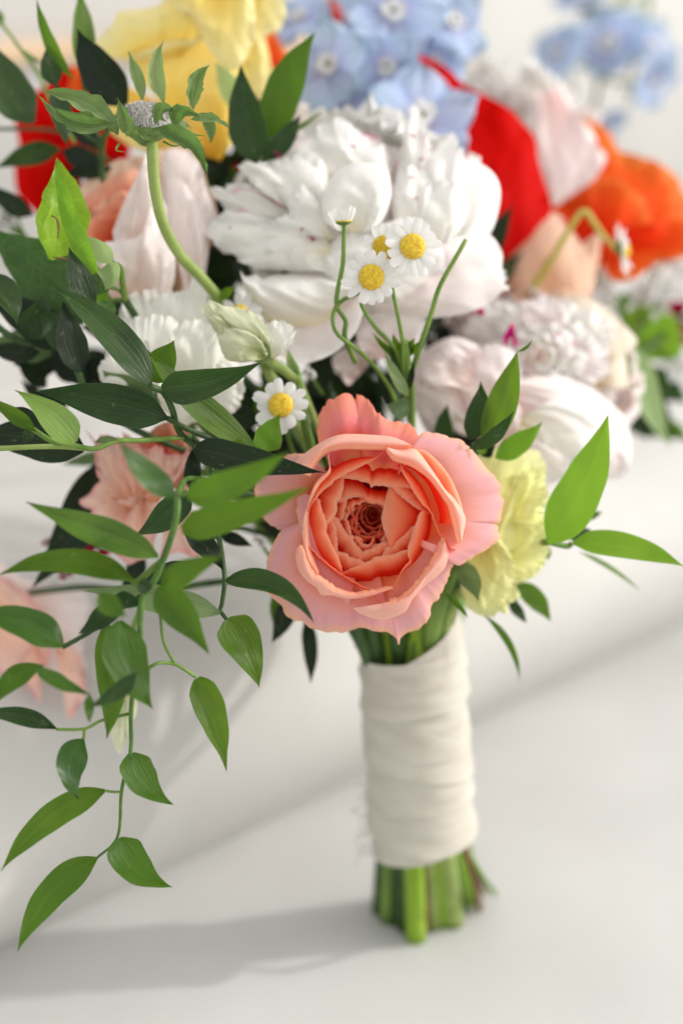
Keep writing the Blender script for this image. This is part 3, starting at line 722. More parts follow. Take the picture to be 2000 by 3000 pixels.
lr('coral_lip', [(300, 300), (318, 400), (300, 450), (215, 540), (165, 640), (130, 740), (112, 800), (108, 900), (120, 1050), (150, 1180), (212, 1335)], [10 * mm, 10 * mm, 8 * mm, 8 * mm], outer=[(310, 270), (312, 400), (285, 440), (200, 520), (145, 640), (112, 760), (88, 830), (80, 960), (90, 1090), (120, 1200), (212, 1340)], zo=7.5 * mm, bump=.6 * mm, into=.012, seed=15)
lr('coral_lip', [(60, 1080), (95, 1140), (150, 1270), (230, 1370), (330, 1440), (440, 1500), (550, 1510), (700, 1485), (870, 1455)], 9 * mm, outer=[(30, 1110), (18, 1180), (50, 1310), (120, 1400), (200, 1450), (240, 1515), (330, 1520), (480, 1550), (620, 1540), (750, 1505), (872, 1460)], zo=6 * mm, bump=1.4 * mm, into=.013, seed=16, rag=.0004)
lr('coral_lip', [(845, 1575), (930, 1555), (1010, 1500), (1100, 1400), (1180, 1290), (1240, 1190), (1290, 1080), (1312, 1015)], 9.5 * mm, outer=[(520, 1635), (600, 1690), (720, 1730), (850, 1725), (990, 1660), (1020, 1590), (1140, 1450), (1260, 1360), (1340, 1270), (1375, 1150), (1330, 1040)], zo=3 * mm, bump=2.0 * mm, into=.013, seed=17, rag=.0005)
# inner petals folding in over the heart
I = [  # rim, height mm, outward scale, drop mm
 ([(140, 1085), (230, 1180), (340, 1270), (420, 1330), (500, 1380), (600, 1435), (690, 1478)], 6.2, 1.28, 6),
 ([(130, 790), (160, 720), (200, 672), (270, 590), (345, 540), (350, 520), (410, 482), (480, 445), (550, 408), (640, 365), (720, 320), (770, 280), (805, 238)], 8.0, 1.30, 8),
 ([(935, 343), (945, 410), (972, 470), (1030, 570), (1070, 640), (1122, 712), (1200, 790), (1225, 850), (1262, 950), (1290, 1000), (1335, 1045), (1370, 1100), (1412, 1117)], 7.6, 1.36, 8),
 ([(1112, 785), (1085, 850), (1058, 930), (1030, 1010), (1008, 1085), (1000, 1160), (1015, 1218), (975, 1265), (940, 1310), (915, 1370), (885, 1440), (855, 1500), (850, 1568)], 6.8, 1.62, 8),
 ([(225, 672), (250, 770), (292, 885), (290, 960), (325, 1045), (345, 1090), (390, 1170), (415, 1250), (428, 1315)], 4.8, 1.62, 7),
 ([(412, 485), (480, 492), (545, 500), (610, 520), (650, 528), (672, 545), (680, 570), (720, 553), (780, 555), (860, 568), (940, 574), (1035, 575)], 4.6, 1.55, 6),
 ([(868, 568), (905, 615), (960, 660), (1010, 700), (1060, 738), (1115, 770), (1200, 800)], 4.0, 1.5, 6),
 ([(430, 1325), (490, 1290), (560, 1258), (620, 1235), (665, 1218), (715, 1185), (780, 1175), (860, 1165), (940, 1135), (1005, 1115)], 3.6, 1.55, 7),
 ([(442, 490), (440, 560), (425, 620), (405, 670), (380, 705), (382, 775), (355, 820), (325, 860), (298, 895)], 2.6, 1.75, 7),
 ([(775, 1172), (795, 1140), (808, 1102), (850, 1090), (880, 1060), (895, 1032), (950, 1000), (1010, 945), (1062, 905)], 2.0, 1.6, 6),
 ([(378, 1132), (430, 1142), (475, 1155), (490, 1180), (530, 1192), (580, 1210), (630, 1228)], 1.6, 1.6, 6),
 ([(838, 558), (822, 620), (803, 700), (790, 770), (775, 835), (785, 900), (805, 970), (822, 1020), (842, 1085)], 1.4, 2.3, 2.2),
 ([(362, 810), (360, 860), (375, 920), (382, 990), (384, 1060), (386, 1135)], .8, 1.6, 6),
 ([(568, 1200), (600, 1160), (618, 1128), (680, 1112), (730, 1085), (770, 1055), (832, 1040)], .4, 1.7, 6),
 ([(372, 825), (410, 870), (432, 915), (470, 975), (490, 990), (520, 1008), (528, 1040), (555, 1075), (585, 1105), (613, 1138)], 0, 1.9, 6),
 ([(385, 700), (430, 695), (452, 690), (480, 668), (520, 655), (560, 650), (612, 660)], -.8, 1.9, 5),
 ([(612, 655), (635, 680), (655, 700), (680, 705), (700, 712), (740, 712), (770, 720), (795, 735)], -.5, 1.9, 5),
 ([(385, 705), (450, 700), (470, 690), (455, 760), (440, 830), (400, 870)], -1.5, 1.5, 5),
]
for k, (rim, z, sc, dr) in enumerate(I):
    if rim[0] == (838, 558):
        lr('coral', rim, z * mm, outer=[(905, 560), (1010, 640), (1120, 740), (1150, 840), (1090, 950), (980, 1030), (880, 1110)], zo=-.5 * mm, bump=2 * mm, rag=.0002, seed=77, nu=56); continue
    lr('coral', rim, z * mm, scale=sc, drop=dr * mm, bump=1.2 * mm, rag=.00022, seed=40 + k, nu=56)
rs = np.random.RandomState(4)
hx, hy = 665, 860
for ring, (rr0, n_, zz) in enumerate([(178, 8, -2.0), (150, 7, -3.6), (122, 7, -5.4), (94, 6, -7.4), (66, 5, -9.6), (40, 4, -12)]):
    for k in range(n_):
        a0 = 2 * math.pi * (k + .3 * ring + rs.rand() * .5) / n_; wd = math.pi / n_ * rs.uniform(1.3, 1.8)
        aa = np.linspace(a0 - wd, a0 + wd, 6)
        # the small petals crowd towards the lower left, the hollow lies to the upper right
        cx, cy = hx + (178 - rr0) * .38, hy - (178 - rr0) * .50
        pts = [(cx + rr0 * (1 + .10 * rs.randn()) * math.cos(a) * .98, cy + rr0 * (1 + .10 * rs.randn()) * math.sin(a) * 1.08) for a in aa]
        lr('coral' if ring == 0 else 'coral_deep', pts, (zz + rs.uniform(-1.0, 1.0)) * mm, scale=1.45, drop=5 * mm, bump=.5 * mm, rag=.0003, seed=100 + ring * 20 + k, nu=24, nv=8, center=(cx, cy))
# heart floor, calyx and stalk
ph = np.linspace(0, 2 * math.pi, 40, endpoint=False)[None]
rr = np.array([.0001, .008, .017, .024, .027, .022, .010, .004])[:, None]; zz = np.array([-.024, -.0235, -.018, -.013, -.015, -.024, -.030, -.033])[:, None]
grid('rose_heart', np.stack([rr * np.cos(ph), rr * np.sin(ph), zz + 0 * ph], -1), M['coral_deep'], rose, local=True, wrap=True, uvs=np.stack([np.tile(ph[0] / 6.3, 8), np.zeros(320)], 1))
stem_to_neck(rose, frame(1090, 1600, .585), .0034, M['stem'], .01, 3)

# ================================================================== white peony
pe = peony(1050, 640, .640, .0540, (.0, .30, .95), 7, 'big white ruffled peony with magenta flecks above the coral rose', 'peonies', M['white'], M['white_fleck'], 8, 46)
W = lambda mat, o, **k: patch(pe, M[mat], o, z='p1', crease=.00035, **k)
W('blush', [(820, 800), (880, 905), (878, 985), (835, 1075), (750, 1150), (650, 1192), (560, 1197), (480, 1175), (430, 1100)], base=[(820, 790), (640, 880), (420, 900)], D=(.604, .590), bulge=.004, ruf=.001, lip=-.003, seed=1, nu=44)
W('white', [(318, 770), (345, 800), (395, 788), (420, 806), (480, 792), (600, 786), (720, 790), (800, 815), (850, 850)], base=[(330, 830), (380, 940), (450, 1005), (560, 1030), (690, 1018), (770, 950), (825, 860)], D=(.594, .592), bulge=.012, ruf=.0012, lip=.006, seed=2, nu=48, nv=20)
W('white', [(760, 590), (700, 545), (688, 450), (735, 345), (825, 282), (905, 276), (985, 292), (1012, 385), (1000, 480), (955, 565), (880, 600)], base=[(800, 590), (870, 600)], D=(.592, .588), bulge=.013, ruf=.0015, lip=.006, seed=3, nu=48)
W('white_fleck', [(600, 330), (515, 230), (512, 185), (560, 145), (640, 120), (720, 95), (765, 72), (815, 90), (850, 130), (950, 165), (1005, 240), (1020, 310), (980, 340)], base=[(700, 420), (900, 400)], D=(.610, .618), bulge=.010, ruf=.004, frill=.03, seed=4, nu=60)
W('white', [(560, 520), (450, 380), (440, 280), (520, 255), (620, 230), (690, 260), (720, 340), (700, 480)], base=[(640, 560), (690, 540)], D=(.598, .604), bulge=.009, ruf=.003, frill=.03, seed=5)
W('white', [(560, 480), (430, 420), (350, 345), (312, 285), (380, 278), (445, 280), (480, 265), (540, 300), (600, 400)], base=[(580, 520), (620, 480)], D=(.604, .600), bulge=.006, ruf=.005, frill=.05, seed=6)
W('white_fleck', [(520, 610), (330, 600), (240, 470), (180, 405), (260, 395), (330, 370), (420, 420), (520, 480)], base=[(560, 620), (560, 560)], D=(.604, .606), bulge=.006, ruf=.005, frill=.08, seed=7)
W('white_fleck', [(540, 720), (400, 700), (250, 690), (185, 620), (165, 570), (240, 520), (330, 500), (430, 520), (560, 580)], base=[(600, 700), (600, 600)], D=(.596, .604), bulge=.006, ruf=.005, frill=.08, seed=8)
W('white', [(640, 780), (500, 770), (380, 760), (290, 700), (250, 620), (330, 560), (450, 540), (580, 560)], base=[(680, 750), (650, 650)], D=(.592, .600), bulge=.007, ruf=.005, frill=.06, seed=9)
W('white', [(700, 780), (560, 770), (450, 690), (430, 590), (520, 520), (620, 520), (700, 600)], base=[(740, 740), (730, 660)], D=(.590, .594), bulge=.006, ruf=.005, frill=.05, seed=10)
W('white_fleck', [(700, 620), (580, 570), (540, 470), (590, 380), (650, 400), (690, 480), (740, 580)], base=[(720, 640), (750, 620)], D=(.590, .590), bulge=.004, ruf=.004, frill=.05, seed=11)
W('white', [(1180, 560), (1230, 400), (1290, 290), (1340, 262), (1410, 275), (1480, 325), (1512, 400), (1502, 500), (1468, 600), (1400, 670), (1290, 700)], base=[(1180, 620), (1230, 680)], D=(.606, .614), bulge=.010, ruf=.0015, frill=.0, lip=.004, seed=12, nu=50)
W('blush', [(960, 960), (1150, 990), (1330, 975), (1450, 930), (1530, 850), (1520, 760), (1522, 690), (1470, 612), (1400, 600), (1280, 620), (1150, 680)], base=[(900, 900), (940, 760), (1050, 680)], D=(.600, .606), bulge=.012, ruf=.002, seed=13, nu=54, nv=18)
W('white', [(900, 900), (1000, 930), (1150, 900), (1250, 800), (1290, 680), (1220, 560), (1100, 520), (960, 560)], base=[(860, 820), (880, 680)], D=(.598, .598), bulge=.011, ruf=.003, frill=.02, seed=14, nu=50)
W('white_fleck', [(1000, 420), (1040, 260), (1080, 130), (1100, 30), (1130, 20), (1170, 120), (1190, 240), (1160, 380), (1120, 460)], base=[(1020, 500), (1100, 500)], D=(.612, .620), bulge=.006, ruf=.005, frill=.06, seed=15)
W('white', [(1120, 520), (1140, 380), (1190, 240), (1260, 170), (1300, 160), (1340, 240), (1350, 360), (1290, 500)], base=[(1120, 560), (1220, 560)], D=(.604, .614), bulge=.007, ruf=.006, frill=.07, seed=16)
W('white_fleck', [(1020, 560), (1010, 420), (1060, 320), (1120, 300), (1180, 340), (1200, 450), (1160, 560)], base=[(1040, 600), (1120, 600)], D=(.598, .604), bulge=.007, ruf=.005, frill=.07, seed=17)
W('white', [(1120, 640), (1130, 500), (1200, 380), (1280, 360), (1350, 420), (1360, 540), (1280, 650)], base=[(1130, 680), (1220, 690)], D=(.598, .604), bulge=.008, ruf=.004, frill=.05, seed=18)
W('white', [(780, 840), (700, 770), (720, 660), (820, 600), (950, 590), (1040, 640), (1050, 760), (960, 850)], base=[(820, 860), (920, 870)], D=(.592, .592), bulge=.006, ruf=.004, frill=.03, seed=19)
W('blush', [(870, 1130), (850, 1060), (880, 1000), (960, 960), (1100, 960), (1170, 1000), (1150, 1110)], base=[(880, 1180), (1060, 1180)], D=(.612, .604), bulge=.006, ruf=.002, seed=20)
W('blush', [(800, 1290), (740, 1200), (760, 1150), (830, 1110), (900, 1080), (930, 1180)], base=[(820, 1300), (880, 1240)], D=(.625, .618), bulge=.003, ruf=.003, seed=22)
for k in range(10):
    x = 1485 + 14 * math.sin(k * 2.3); y = 720 + 22 * k
    W('white', [(x - 30, y + 14), (x + 8, y + 22), (x + 48 + 8 * math.cos(k * 3), y + 6), (x + 40, y - 14), (x - 4, y - 16)], base=[(x - 90, y + 10), (x - 90, y - 10)], D=(.612, .618), bulge=.002, ruf=.002, seed=60 + k, nu=18, nv=8) if k in (3, 4, 5, 6) else None

for (x, y, s, d, a) in ((838, 196, 26, .6015, 0), (500, 240, 34, .598, 1), (1152, 262, 22, .606, 2), (1106, 346, 20, .5985, 3), (1124, 440, 18, .5955, 4), (655, 622, 34, .5865, .6), (604, 585, 18, .5870, 2), (1115, 150, 26, .606, .4), (275, 575, 16, .594, 1)):
    o = [(x + s * f * math.cos(a + t_), y + s * f * .8 * math.sin(a + t_)) for t_, f in ((0, 1), (.6, .35), (1.2, .9), (2.0, .3), (2.7, 1.1), (3.4, .3))]
    W('magenta', o, base=[(x, y + 2), (x + 2, y)], D=(d + .001, d), bulge=.001, seed=int(x), nu=16, nv=5, name='crimson_fleck')
# ================================================================== blush peony to the right
pb = peony(1530, 1110, .690, .0520, (.15, .34, .92), 19, 'pale blush peony with crimson flecks right of the chamomile stems', 'peonies', M['blush'], M['blush_fleck'], 8, 30)
B = lambda mat, o, **k: patch(pb, M[mat], o, z='p2', **k)
B('blush', [(520, 540), (400, 500), (280, 545), (205, 620), (168, 715), (172, 800), (215, 900), (265, 990), (340, 1010), (430, 985), (560, 960)], base=[(560, 640), (560, 860)], D=(.636, .628), bulge=.013, ruf=.0015, lip=.004, seed=1, nu=50, nv=18)
B('blush', [(440, 1000), (350, 960), (300, 880), (285, 790), (330, 860), (420, 880), (520, 900)], base=[(480, 1010), (560, 960)], D=(.622, .622), bulge=.004, seed=2)
B('blush', [(560, 1100), (640, 1170), (800, 1215), (1000, 1230), (1210, 1225), (1290, 1120), (1300, 1010), (1260, 900), (1150, 800), (1000, 720), (860, 680), (740, 690)], base=[(580, 900), (640, 800)], D=(.630, .640), bulge=.014, ruf=.002, seed=3, nu=56, nv=20)
B('blush', [(480, 900), (420, 760), (470, 600), (600, 540), (720, 600), (740, 740), (680, 880)], base=[(540, 960), (640, 940)], D=(.628, .628), bulge=.010, ruf=.003, frill=.03, seed=4)
B('blush', [(600, 1010), (520, 980), (500, 900), (540, 820), (620, 770), (700, 800), (740, 900), (720, 1000)], base=[(620, 1060), (700, 1050)], D=(.622, .620), bulge=.006, ruf=.003, frill=.03, seed=31)
B('blush', [(470, 620), (430, 560), (330, 560), (250, 610), (215, 700), (240, 760), (330, 740), (420, 760)], base=[(520, 700), (500, 780)], D=(.624, .618), bulge=.005, ruf=.003, frill=.02, lip=.004, seed=32)
B('white', [(760, 1120), (900, 1180), (1060, 1190), (1180, 1130), (1200, 1010), (1120, 900), (1000, 830), (880, 820), (800, 900)], base=[(720, 980), (760, 900)], D=(.622, .626), bulge=.006, ruf=.003, frill=.03, lip=.004, seed=33)
B('blush', [(560, 1120), (660, 1200), (820, 1240), (960, 1225), (1000, 1150), (900, 1060), (740, 1030), (620, 1040)], base=[(560, 1000), (600, 960)], D=(.618, .622), bulge=.004, ruf=.003, frill=.03, seed=34)
B('blush', [(1120, 1180), (1200, 1225), (1280, 1180), (1300, 1060), (1270, 940), (1200, 860), (1120, 880)], base=[(1060, 1100), (1060, 1000)], D=(.632, .640), bulge=.005, ruf=.004, frill=.05, seed=35)
rs = np.random.RandomState(11)
k = 0
for (rx, ry, n_, d0, wid) in ((400, 330, 9, .657, .50), (320, 265, 8, .649, .52), (235, 195, 8, .642, .55), (150, 130, 6, .635, .70), (75, 70, 4, .630, 1.0)):
    for m_ in range(n_):
        a = 2 * math.pi * (m_ + rs.rand() * .6) / n_
        cx, cy = 850, 600
        tip = rs.uniform(.86, 1.08)
        o = []
        for q_ in np.linspace(-1, 1, 9):
            f = tip * (1 - .22 * abs(q_) ** 3 + rs.uniform(-.05, .05))
            o.append((cx + rx * f * math.cos(a + wid * q_), cy + ry * f * math.sin(a + wid * q_)))
        b0 = .35; bx, by = cx + rx * b0 * math.cos(a), cy + ry * b0 * math.sin(a)
        B('blush_fleck' if k % 6 == 0 else ('white' if k % 3 else 'blush'), o, base=[(bx + 22 * math.sin(a), by - 22 * math.cos(a)), (bx - 22 * math.sin(a), by + 22 * math.cos(a))],
          D=(d0 + .004, d0 + rs.uniform(-.002, .003)), bulge=.006, ruf=.0026, frill=.07, seed=k, nu=40, nv=12, rf=1.7, crease=.0005)
        k += 1
for o in ([(660, 550), (650, 500), (690, 435), (705, 430), (710, 480), (725, 540), (700, 552)], [(485, 385), (490, 362), (545, 355), (552, 385), (520, 392)]):
    B('magenta', o, base=[(690, 500), (695, 505)] if o[0][0] > 600 else [(515, 372), (520, 374)], D=(.6225, .6225), bulge=.001, seed=8, nu=16, nv=5, name='crimson_petal')

# ================================================================== peach and cream rose behind it
pr = thing('peach_rose', 'pale peach rose between the blush peony and the orange poppy', 'rose', P(1620, 850, .70))
for (mat, o, b_, dd, bl, sd) in [
    ('peach', [(400, 590), (430, 340), (545, 180), (640, 108), (740, 105), (830, 170), (905, 262), (960, 380), (960, 600), (700, 700)], [(560, 760), (760, 760)], (.690, .696), .014, 1),
    ('peach', [(800, 600), (850, 330), (960, 215), (1030, 182), (1020, 300), (1000, 440), (970, 560), (900, 660)], [(800, 740), (880, 740)], (.700, .704), .008, 2),
    ('peach', [(380, 560), (480, 300), (620, 60), (720, 60), (800, 130), (760, 400)], [(560, 760), (700, 760)], (.708, .712), .006, 3),
    ('peach', [(600, 700), (620, 600), (700, 560), (800, 555), (850, 600), (820, 720)], [(640, 760), (760, 760)], (.676, .680), .004, 4)]:
    patch(pr, M[mat], o, b_, dd, bl, .002, .015, sd, z='z6')
patch(pr, M['cream'], [(700, 760), (640, 700), (760, 620), (880, 590), (970, 630), (1070, 690), (1180, 790), (1262, 880), (1250, 925), (1165, 880), (1190, 1010), (1200, 1200), (1100, 1200)], [(800, 1150), (1000, 1200)], (.664, .668), .012, .002, .01, 6, z='z6', nu=50)
stem_to_neck(pr, frame(1620, 850, .71, (0, .6, .4)), .003, M['stem'], .03, 5)

# ================================================================== red, orange, back peony
rp = thing('red_poppy', 'scarlet poppy petal standing behind the white peony on its right', 'poppy', P(1400, 500, .70), 'big red and orange blooms')
patch(rp, M['red'], [(1230, 800), (1200, 500), (1190, 220), (1200, 158), (1250, 168), (1310, 200), (1352, 240), (1400, 268), (1490, 318), (1530, 360), (1568, 405), (1575, 460), (1590, 520), (1615, 605), (1590, 660), (1510, 730), (1470, 790)], [(1260, 860), (1380, 860)], (.690, .700), .016, .006, .0, 1, nu=60, nv=20)
patch(rp, M['red'], [(1200, 760), (1180, 500), (1250, 330), (1380, 420), (1480, 560), (1480, 700)], [(1260, 880), (1340, 880)], (.682, .684), .010, .003, .02, 2)
stem_to_neck(rp, frame(1320, 840, .70, (0, .8, .3)), .003, M['stem'], .03, 6)
op = thing('orange_poppy', 'orange poppy bloom at the right edge below the blue delphinium', 'poppy', P(1850, 620, .74), 'big red and orange blooms')
for (o, b_, dd, bl, sd, mt) in [
    ([(1600, 650), (1600, 520), (1640, 420), (1690, 348), (1740, 360), (1780, 385), (1812, 440), (1860, 455), (1905, 468), (1970, 508), (2010, 580), (2040, 700), (1960, 780)], [(1680, 720), (1780, 740)], (.742, .756), .014, 1, 'orange'),
    ([(1580, 690), (1600, 600), (1680, 540), (1790, 520), (1880, 580), (1900, 680), (1850, 760), (1760, 780)], [(1640, 740), (1720, 760)], (.728, .730), .008, 2, 'orange'),
    ([(1760, 800), (1800, 700), (1900, 650), (2040, 640), (2080, 720), (1990, 756), (1925, 770), (1860, 814), (1806, 826), (1772, 800)], [(1740, 700), (1780, 680)], (.716, .722), .006, 3, 'orange'),
    ([(1600, 700), (1620, 570), (1700, 480), (1760, 560), (1740, 700)], [(1640, 760), (1700, 760)], (.734, .734), .004, 4, 'red')]:
    patch(op, M[mt], o, b_, dd, bl * .6, .007, .02, sd, nu=60, nv=18, crease=.0018)
stem_to_neck(op, frame(1760, 740, .74, (.2, .7, .2)), .003, M['stem'], .03, 7)
bp = thing('peony', 'blurred white and pink peony at the back between the scarlet petal and the blue spray', 'flower', P(1560, 380, .78), 'peonies')
patch(bp, M['blush'], [(1560, 250), (1570, 390), (1580, 470), (1600, 560), (1618, 605), (1650, 588), (1690, 560), (1740, 525), (1768, 480), (1772, 450), (1735, 440), (1748, 415), (1722, 370), (1690, 340), (1640, 240)], [(1590, 280), (1620, 260)], (.735, .725), .012, .002, .0, 1, nu=56)
rs = np.random.RandomState(3)
for k in range(26):
    x = 1400 + rs.rand() * 290; y = 190 + (x - 1390) * .30 + rs.rand() * 150; s = rs.uniform(45, 85)
    if x > 1560 and y > 420: continue
    a = rs.uniform(-1, 1)
    pl = [(-.5, 0), (-.6, .6), (-.25, 1.0), (.05, .9), (.35, 1.05), (.6, .5), (.5, 0)]
    o = [(x + s * (p_[0] * math.cos(a) + p_[1] * math.sin(a)), y - s * (p_[1] * math.cos(a) - p_[0] * math.sin(a))) for p_ in pl]
    patch(bp, M['blush_fleck' if k % 6 == 0 else 'white'], o, [(x - .2 * s, y + 20), (x + .2 * s, y + 20)], (.780, .772 + rs.uniform(-.006, .006)), .004, .004, .08, k, nu=20, nv=8)
patch(bp, M['white'], [(1400, 380), (1370, 260), (1420, 180), (1520, 180), (1600, 240), (1680, 290), (1700, 340), (1640, 400), (1560, 420)], [(1480, 420), (1560, 430)], (.800, .79), .010, .003, .05, 4)
stem_to_neck(bp, frame(1560, 420, .79, (0, .7, .3)), .003, M['stem'], .04, 8)

# ================================================================== yellow rose
yr = thing('yellow_rose', 'large soft yellow rose at the top left behind the fuzzy seed head', 'rose', P(560, 250, .66))
for (mt, o, b_, dd, bl, sd, nu_) in [
    ('yellow_gold', [(240, 190), (262, 260), (285, 330), (340, 400), (430, 445), (560, 455), (650, 432), (740, 395), (800, 300), (795, 190), (740, 60), (560, 20), (360, 60)], [(470, 300), (620, 300)], (.660, .668), .006, 1, 60),
    ('yellow_gold', [(230, 170), (300, 240), (390, 330), (450, 450), (620, 445), (680, 360), (700, 220), (640, 90), (460, 80), (320, 110)], [(540, 470), (600, 468)], (.640, .650), .012, 2, 60),
    ('yellow', [(265, 150), (300, 100), (332, 70), (345, 34), (400, 28), (470, 12), (520, -40), (700, -60), (660, 60), (600, 110), (500, 118), (420, 150), (340, 178)], [(420, 190), (560, 160)], (.646, .636), .006, 3, 50),
    ('yellow', [(470, -60), (500, 10), (560, 60), (600, 130), (650, 190), (690, 205), (730, 150), (748, 80), (735, -60)], [(540, -70), (680, -80)], (.640, .634), .010, 4, 50),
    ('yellow', [(720, -60), (820, -30), (836, 20), (838, 50), (815, 92), (780, 104), (776, 175), (792, 230), (792, 290), (765, 298), (720, 230), (700, 120)], [(700, -40), (690, 40)], (.652, .648), .006, 5, 50),
    ('yellow_gold', [(560, 460), (540, 300), (600, 180), (680, 190), (700, 300), (680, 420)], [(590, 480), (640, 478)], (.636, .638), .007, 6, 40)]:
    patch(yr, M[mt], o, b_, dd, bl, .002, .01, sd, nu=nu_)
stem_to_neck(yr, frame(560, 430, .66, (-.1, .9, .1)), .0034, M['stem'], .03, 9)

# ================================================================== scarlet bloom, far left
sp = thing('red_poppy', 'scarlet poppy behind the dark leaves at the upper left', 'poppy', P(200, 440, .70), 'big red and orange blooms')
patch(sp, M['red'], [(250, 620), (150, 640), (100, 615), (52, 565), (44, 480), (56, 420), (44, 350), (60, 290), (120, 262), (200, 195), (260, 220), (330, 300), (380, 400), (370, 520)], [(230, 470), (260, 450)], (.700, .706), .010, .003, .01, 1, nu=56)
patch(sp, M['red'], [(250, 640), (150, 600), (110, 520), (160, 440), (260, 400), (360, 440), (340, 560)], [(240, 520), (280, 500)], (.690, .692), .006, .003, .02, 2)
patch(sp, M['orange'], [(200, 260), (230, 190), (300, 180), (300, 260), (260, 310)], [(280, 330), (300, 320)], (.69, .69), .004, .002, .02, 3)
stem_to_neck(sp, frame(240, 520, .70, (-.3, .7, .3)), .003, M['stem'], .03, 10)
orr = thing('orange_bloom', 'orange red bloom showing between the yellow rose and the blue delphinium', 'flower', P(830, 150, .72), 'big red and orange blooms')
patch(orr, M['orange'], [(770, 260), (762, 120), (800, 90), (830, 140), (860, 180), (830, 230)], [(800, 280), (810, 280)], (.712, .716), .006, .002, .02, 1)
patch(orr, M['orange'], [(930, 60), (940, 20), (975, -20), (1000, 20), (998, 90), (960, 70)], [(960, 100), (980, 100)], (.726, .730), .006, .002, .02, 2)
patch(orr, M['pink'], [(860, 400), (850, 340), (880, 305), (905, 310), (900, 360)], [(880, 400), (890, 390)], (.67, .67), .003, .002, .02, 4)
patch(orr, M['red'], [(700, 560), (675, 520), (690, 470), (720, 480), (740, 520)], [(720, 560), (730, 560)], (.66, .66), .003, .002, .02, 5)
patch(orr, M['red'], [(760, 480), (770, 400), (800, 400), (860, 420), (830, 480)], [(790, 500), (800, 500)], (.67, .67), .003, .002, .02, 6)
stem_to_neck(orr, frame(800, 260, .72, (0, .8, .2)), .0026, M['stem'], .03, 11)

# ================================================================== blush garden rose, left
lp = thing('blush_rose', 'blush pink garden rose with a coral heart left of the white peony', 'rose', P(420, 640, .63))
for (mt, o, b_, dd, bl, ru, fr, sd) in [
    ('peach', [(215, 720), (205, 640), (228, 560), (285, 500), (350, 470), (420, 462), (430, 540), (400, 640), (330, 740)], [(330, 760), (400, 700)], (.632, .622), .010, .002, .02, 1),
    ('salmon_in', [(232, 720), (222, 640), (250, 580), (310, 530), (400, 500), (400, 560), (370, 640), (330, 720)], [(320, 740), (380, 660)], (.622, .614), .004, .003, .05, 2),
    ('salmon_in', [(245, 730), (250, 650), (300, 590), (370, 560), (380, 620), (330, 700)], [(310, 740), (340, 700)], (.616, .608), .004, .003, .06, 3),
    ('peach', [(330, 560), (400, 480), (470, 440), (560, 436), (610, 540), (640, 650), (600, 760), (590, 850), (480, 880)], [(400, 850), (500, 880)], (.628, .624), .010, .002, .01, 4),
    ('pink', [(470, 560), (480, 450), (540, 442), (585, 480), (600, 540), (637, 640), (622, 668), (590, 620), (560, 600), (560, 700)], [(500, 720), (540, 730)], (.612, .610), .006, .002, .01, 5),
    ('pink', [(330, 680), (360, 600), (400, 520), (435, 444), (450, 470), (470, 560), (500, 640), (510, 740), (480, 860)], [(360, 820), (440, 860)], (.608, .604), .010, .0015, .01, 6),
    ('pink', [(560, 850), (540, 700), (500, 620), (480, 560), (520, 520), (580, 600), (610, 720), (600, 820)], [(520, 880), (570, 870)], (.606, .606), .006, .0015, .01, 7),
    ('pink', [(285, 800), (278, 740), (310, 710), (360, 705), (410, 690), (430, 640), (445, 600), (460, 650), (500, 700), (515, 780), (500, 850), (430, 880)], [(330, 880), (440, 890)], (.602, .596), .011, .001, .005, 8)]:
    patch(lp, M[mt], o, b_, dd, bl * 1.0, ru * 1.3, fr, sd, nu=44, crease=.0008)
stem_to_neck(lp, frame(430, 860, .63, (-.2, .8, .2)), .003, M['stem'], .03, 12)

# ================================================================== white lisianthus and its bud
wl = thing('lisianthus', 'creamy white lisianthus with frilled rims behind the glossy left leaves', 'flower', P(560, 1040, .60), 'lisianthus flowers')
for (o, b_, dd, bl, ru, fr, sd) in [
    ([(800, 980), (772, 745), (800, 690), (845, 605), (900, 590), (950, 575), (1040, 560), (1140, 560), (1190, 590), (1240, 530), (1310, 512), (1370, 560), (1392, 640), (1420, 800), (1400, 1000)], [(960, 1250), (1200, 1260)], (.604, .592), .008, .004, .05, 1),
    ([(700, 1080), (690, 900), (722, 800), (800, 765), (900, 745), (1040, 730), (1150, 760), (1180, 820), (1120, 900), (1060, 1000)], [(840, 1280), (1000, 1280)], (.594, .580), .010, .003, .035, 2),
    ([(1000, 1060), (1060, 920), (1130, 870), (1200, 780), (1290, 760), (1380, 800), (1440, 900), (1480, 1040), (1440, 1180), (1300, 1280)], [(1040, 1300), (1180, 1340)], (.590, .578), .009, .004, .035, 3),
    ([(940, 1340), (1060, 1350), (1200, 1442), (1290, 1420), (1368, 1468), (1440, 1445), (1560, 1330), (1600, 1200), (1560, 1040), (1460, 1000)], [(1080, 1180), (1300, 1060)], (.588, .580), .008, .004, .03, 4),
    ([(660, 1150), (650, 1060), (740, 980), (900, 960), (1040, 1040), (1100, 1200)], [(820, 1330), (980, 1340)], (.582, .576), .008, .003, .02, 5)]:
    patch(wl, M['cream_white'], o, b_, dd, bl * 1.3, ru * .35, fr * 1.3, sd, z='z4', nu=110, nv=18, ff=9, crease=.00007)
patch(wl, M['cream_white'], [(930, 1010), (925, 960), (960, 880), (985, 940), (1000, 1000)], [(960, 1060), (990, 1060)], (.574, .570), .002, .002, .1, 8, z='z4')
for (b_, t, w_) in (((470, 1195), (300, 1085), 110), ((450, 1210), (360, 1120), 100), ((500, 1180), (560, 1090), 60)):
    blade(wl, M['sage'], b_, t, w_, (.575, .572), 10, 10, name='sepal', prof='ovate')
stem_to_neck(wl, frame(520, 1160, .60, (-.2, .5, .4)), .0024, M['stem'], .03, 13)

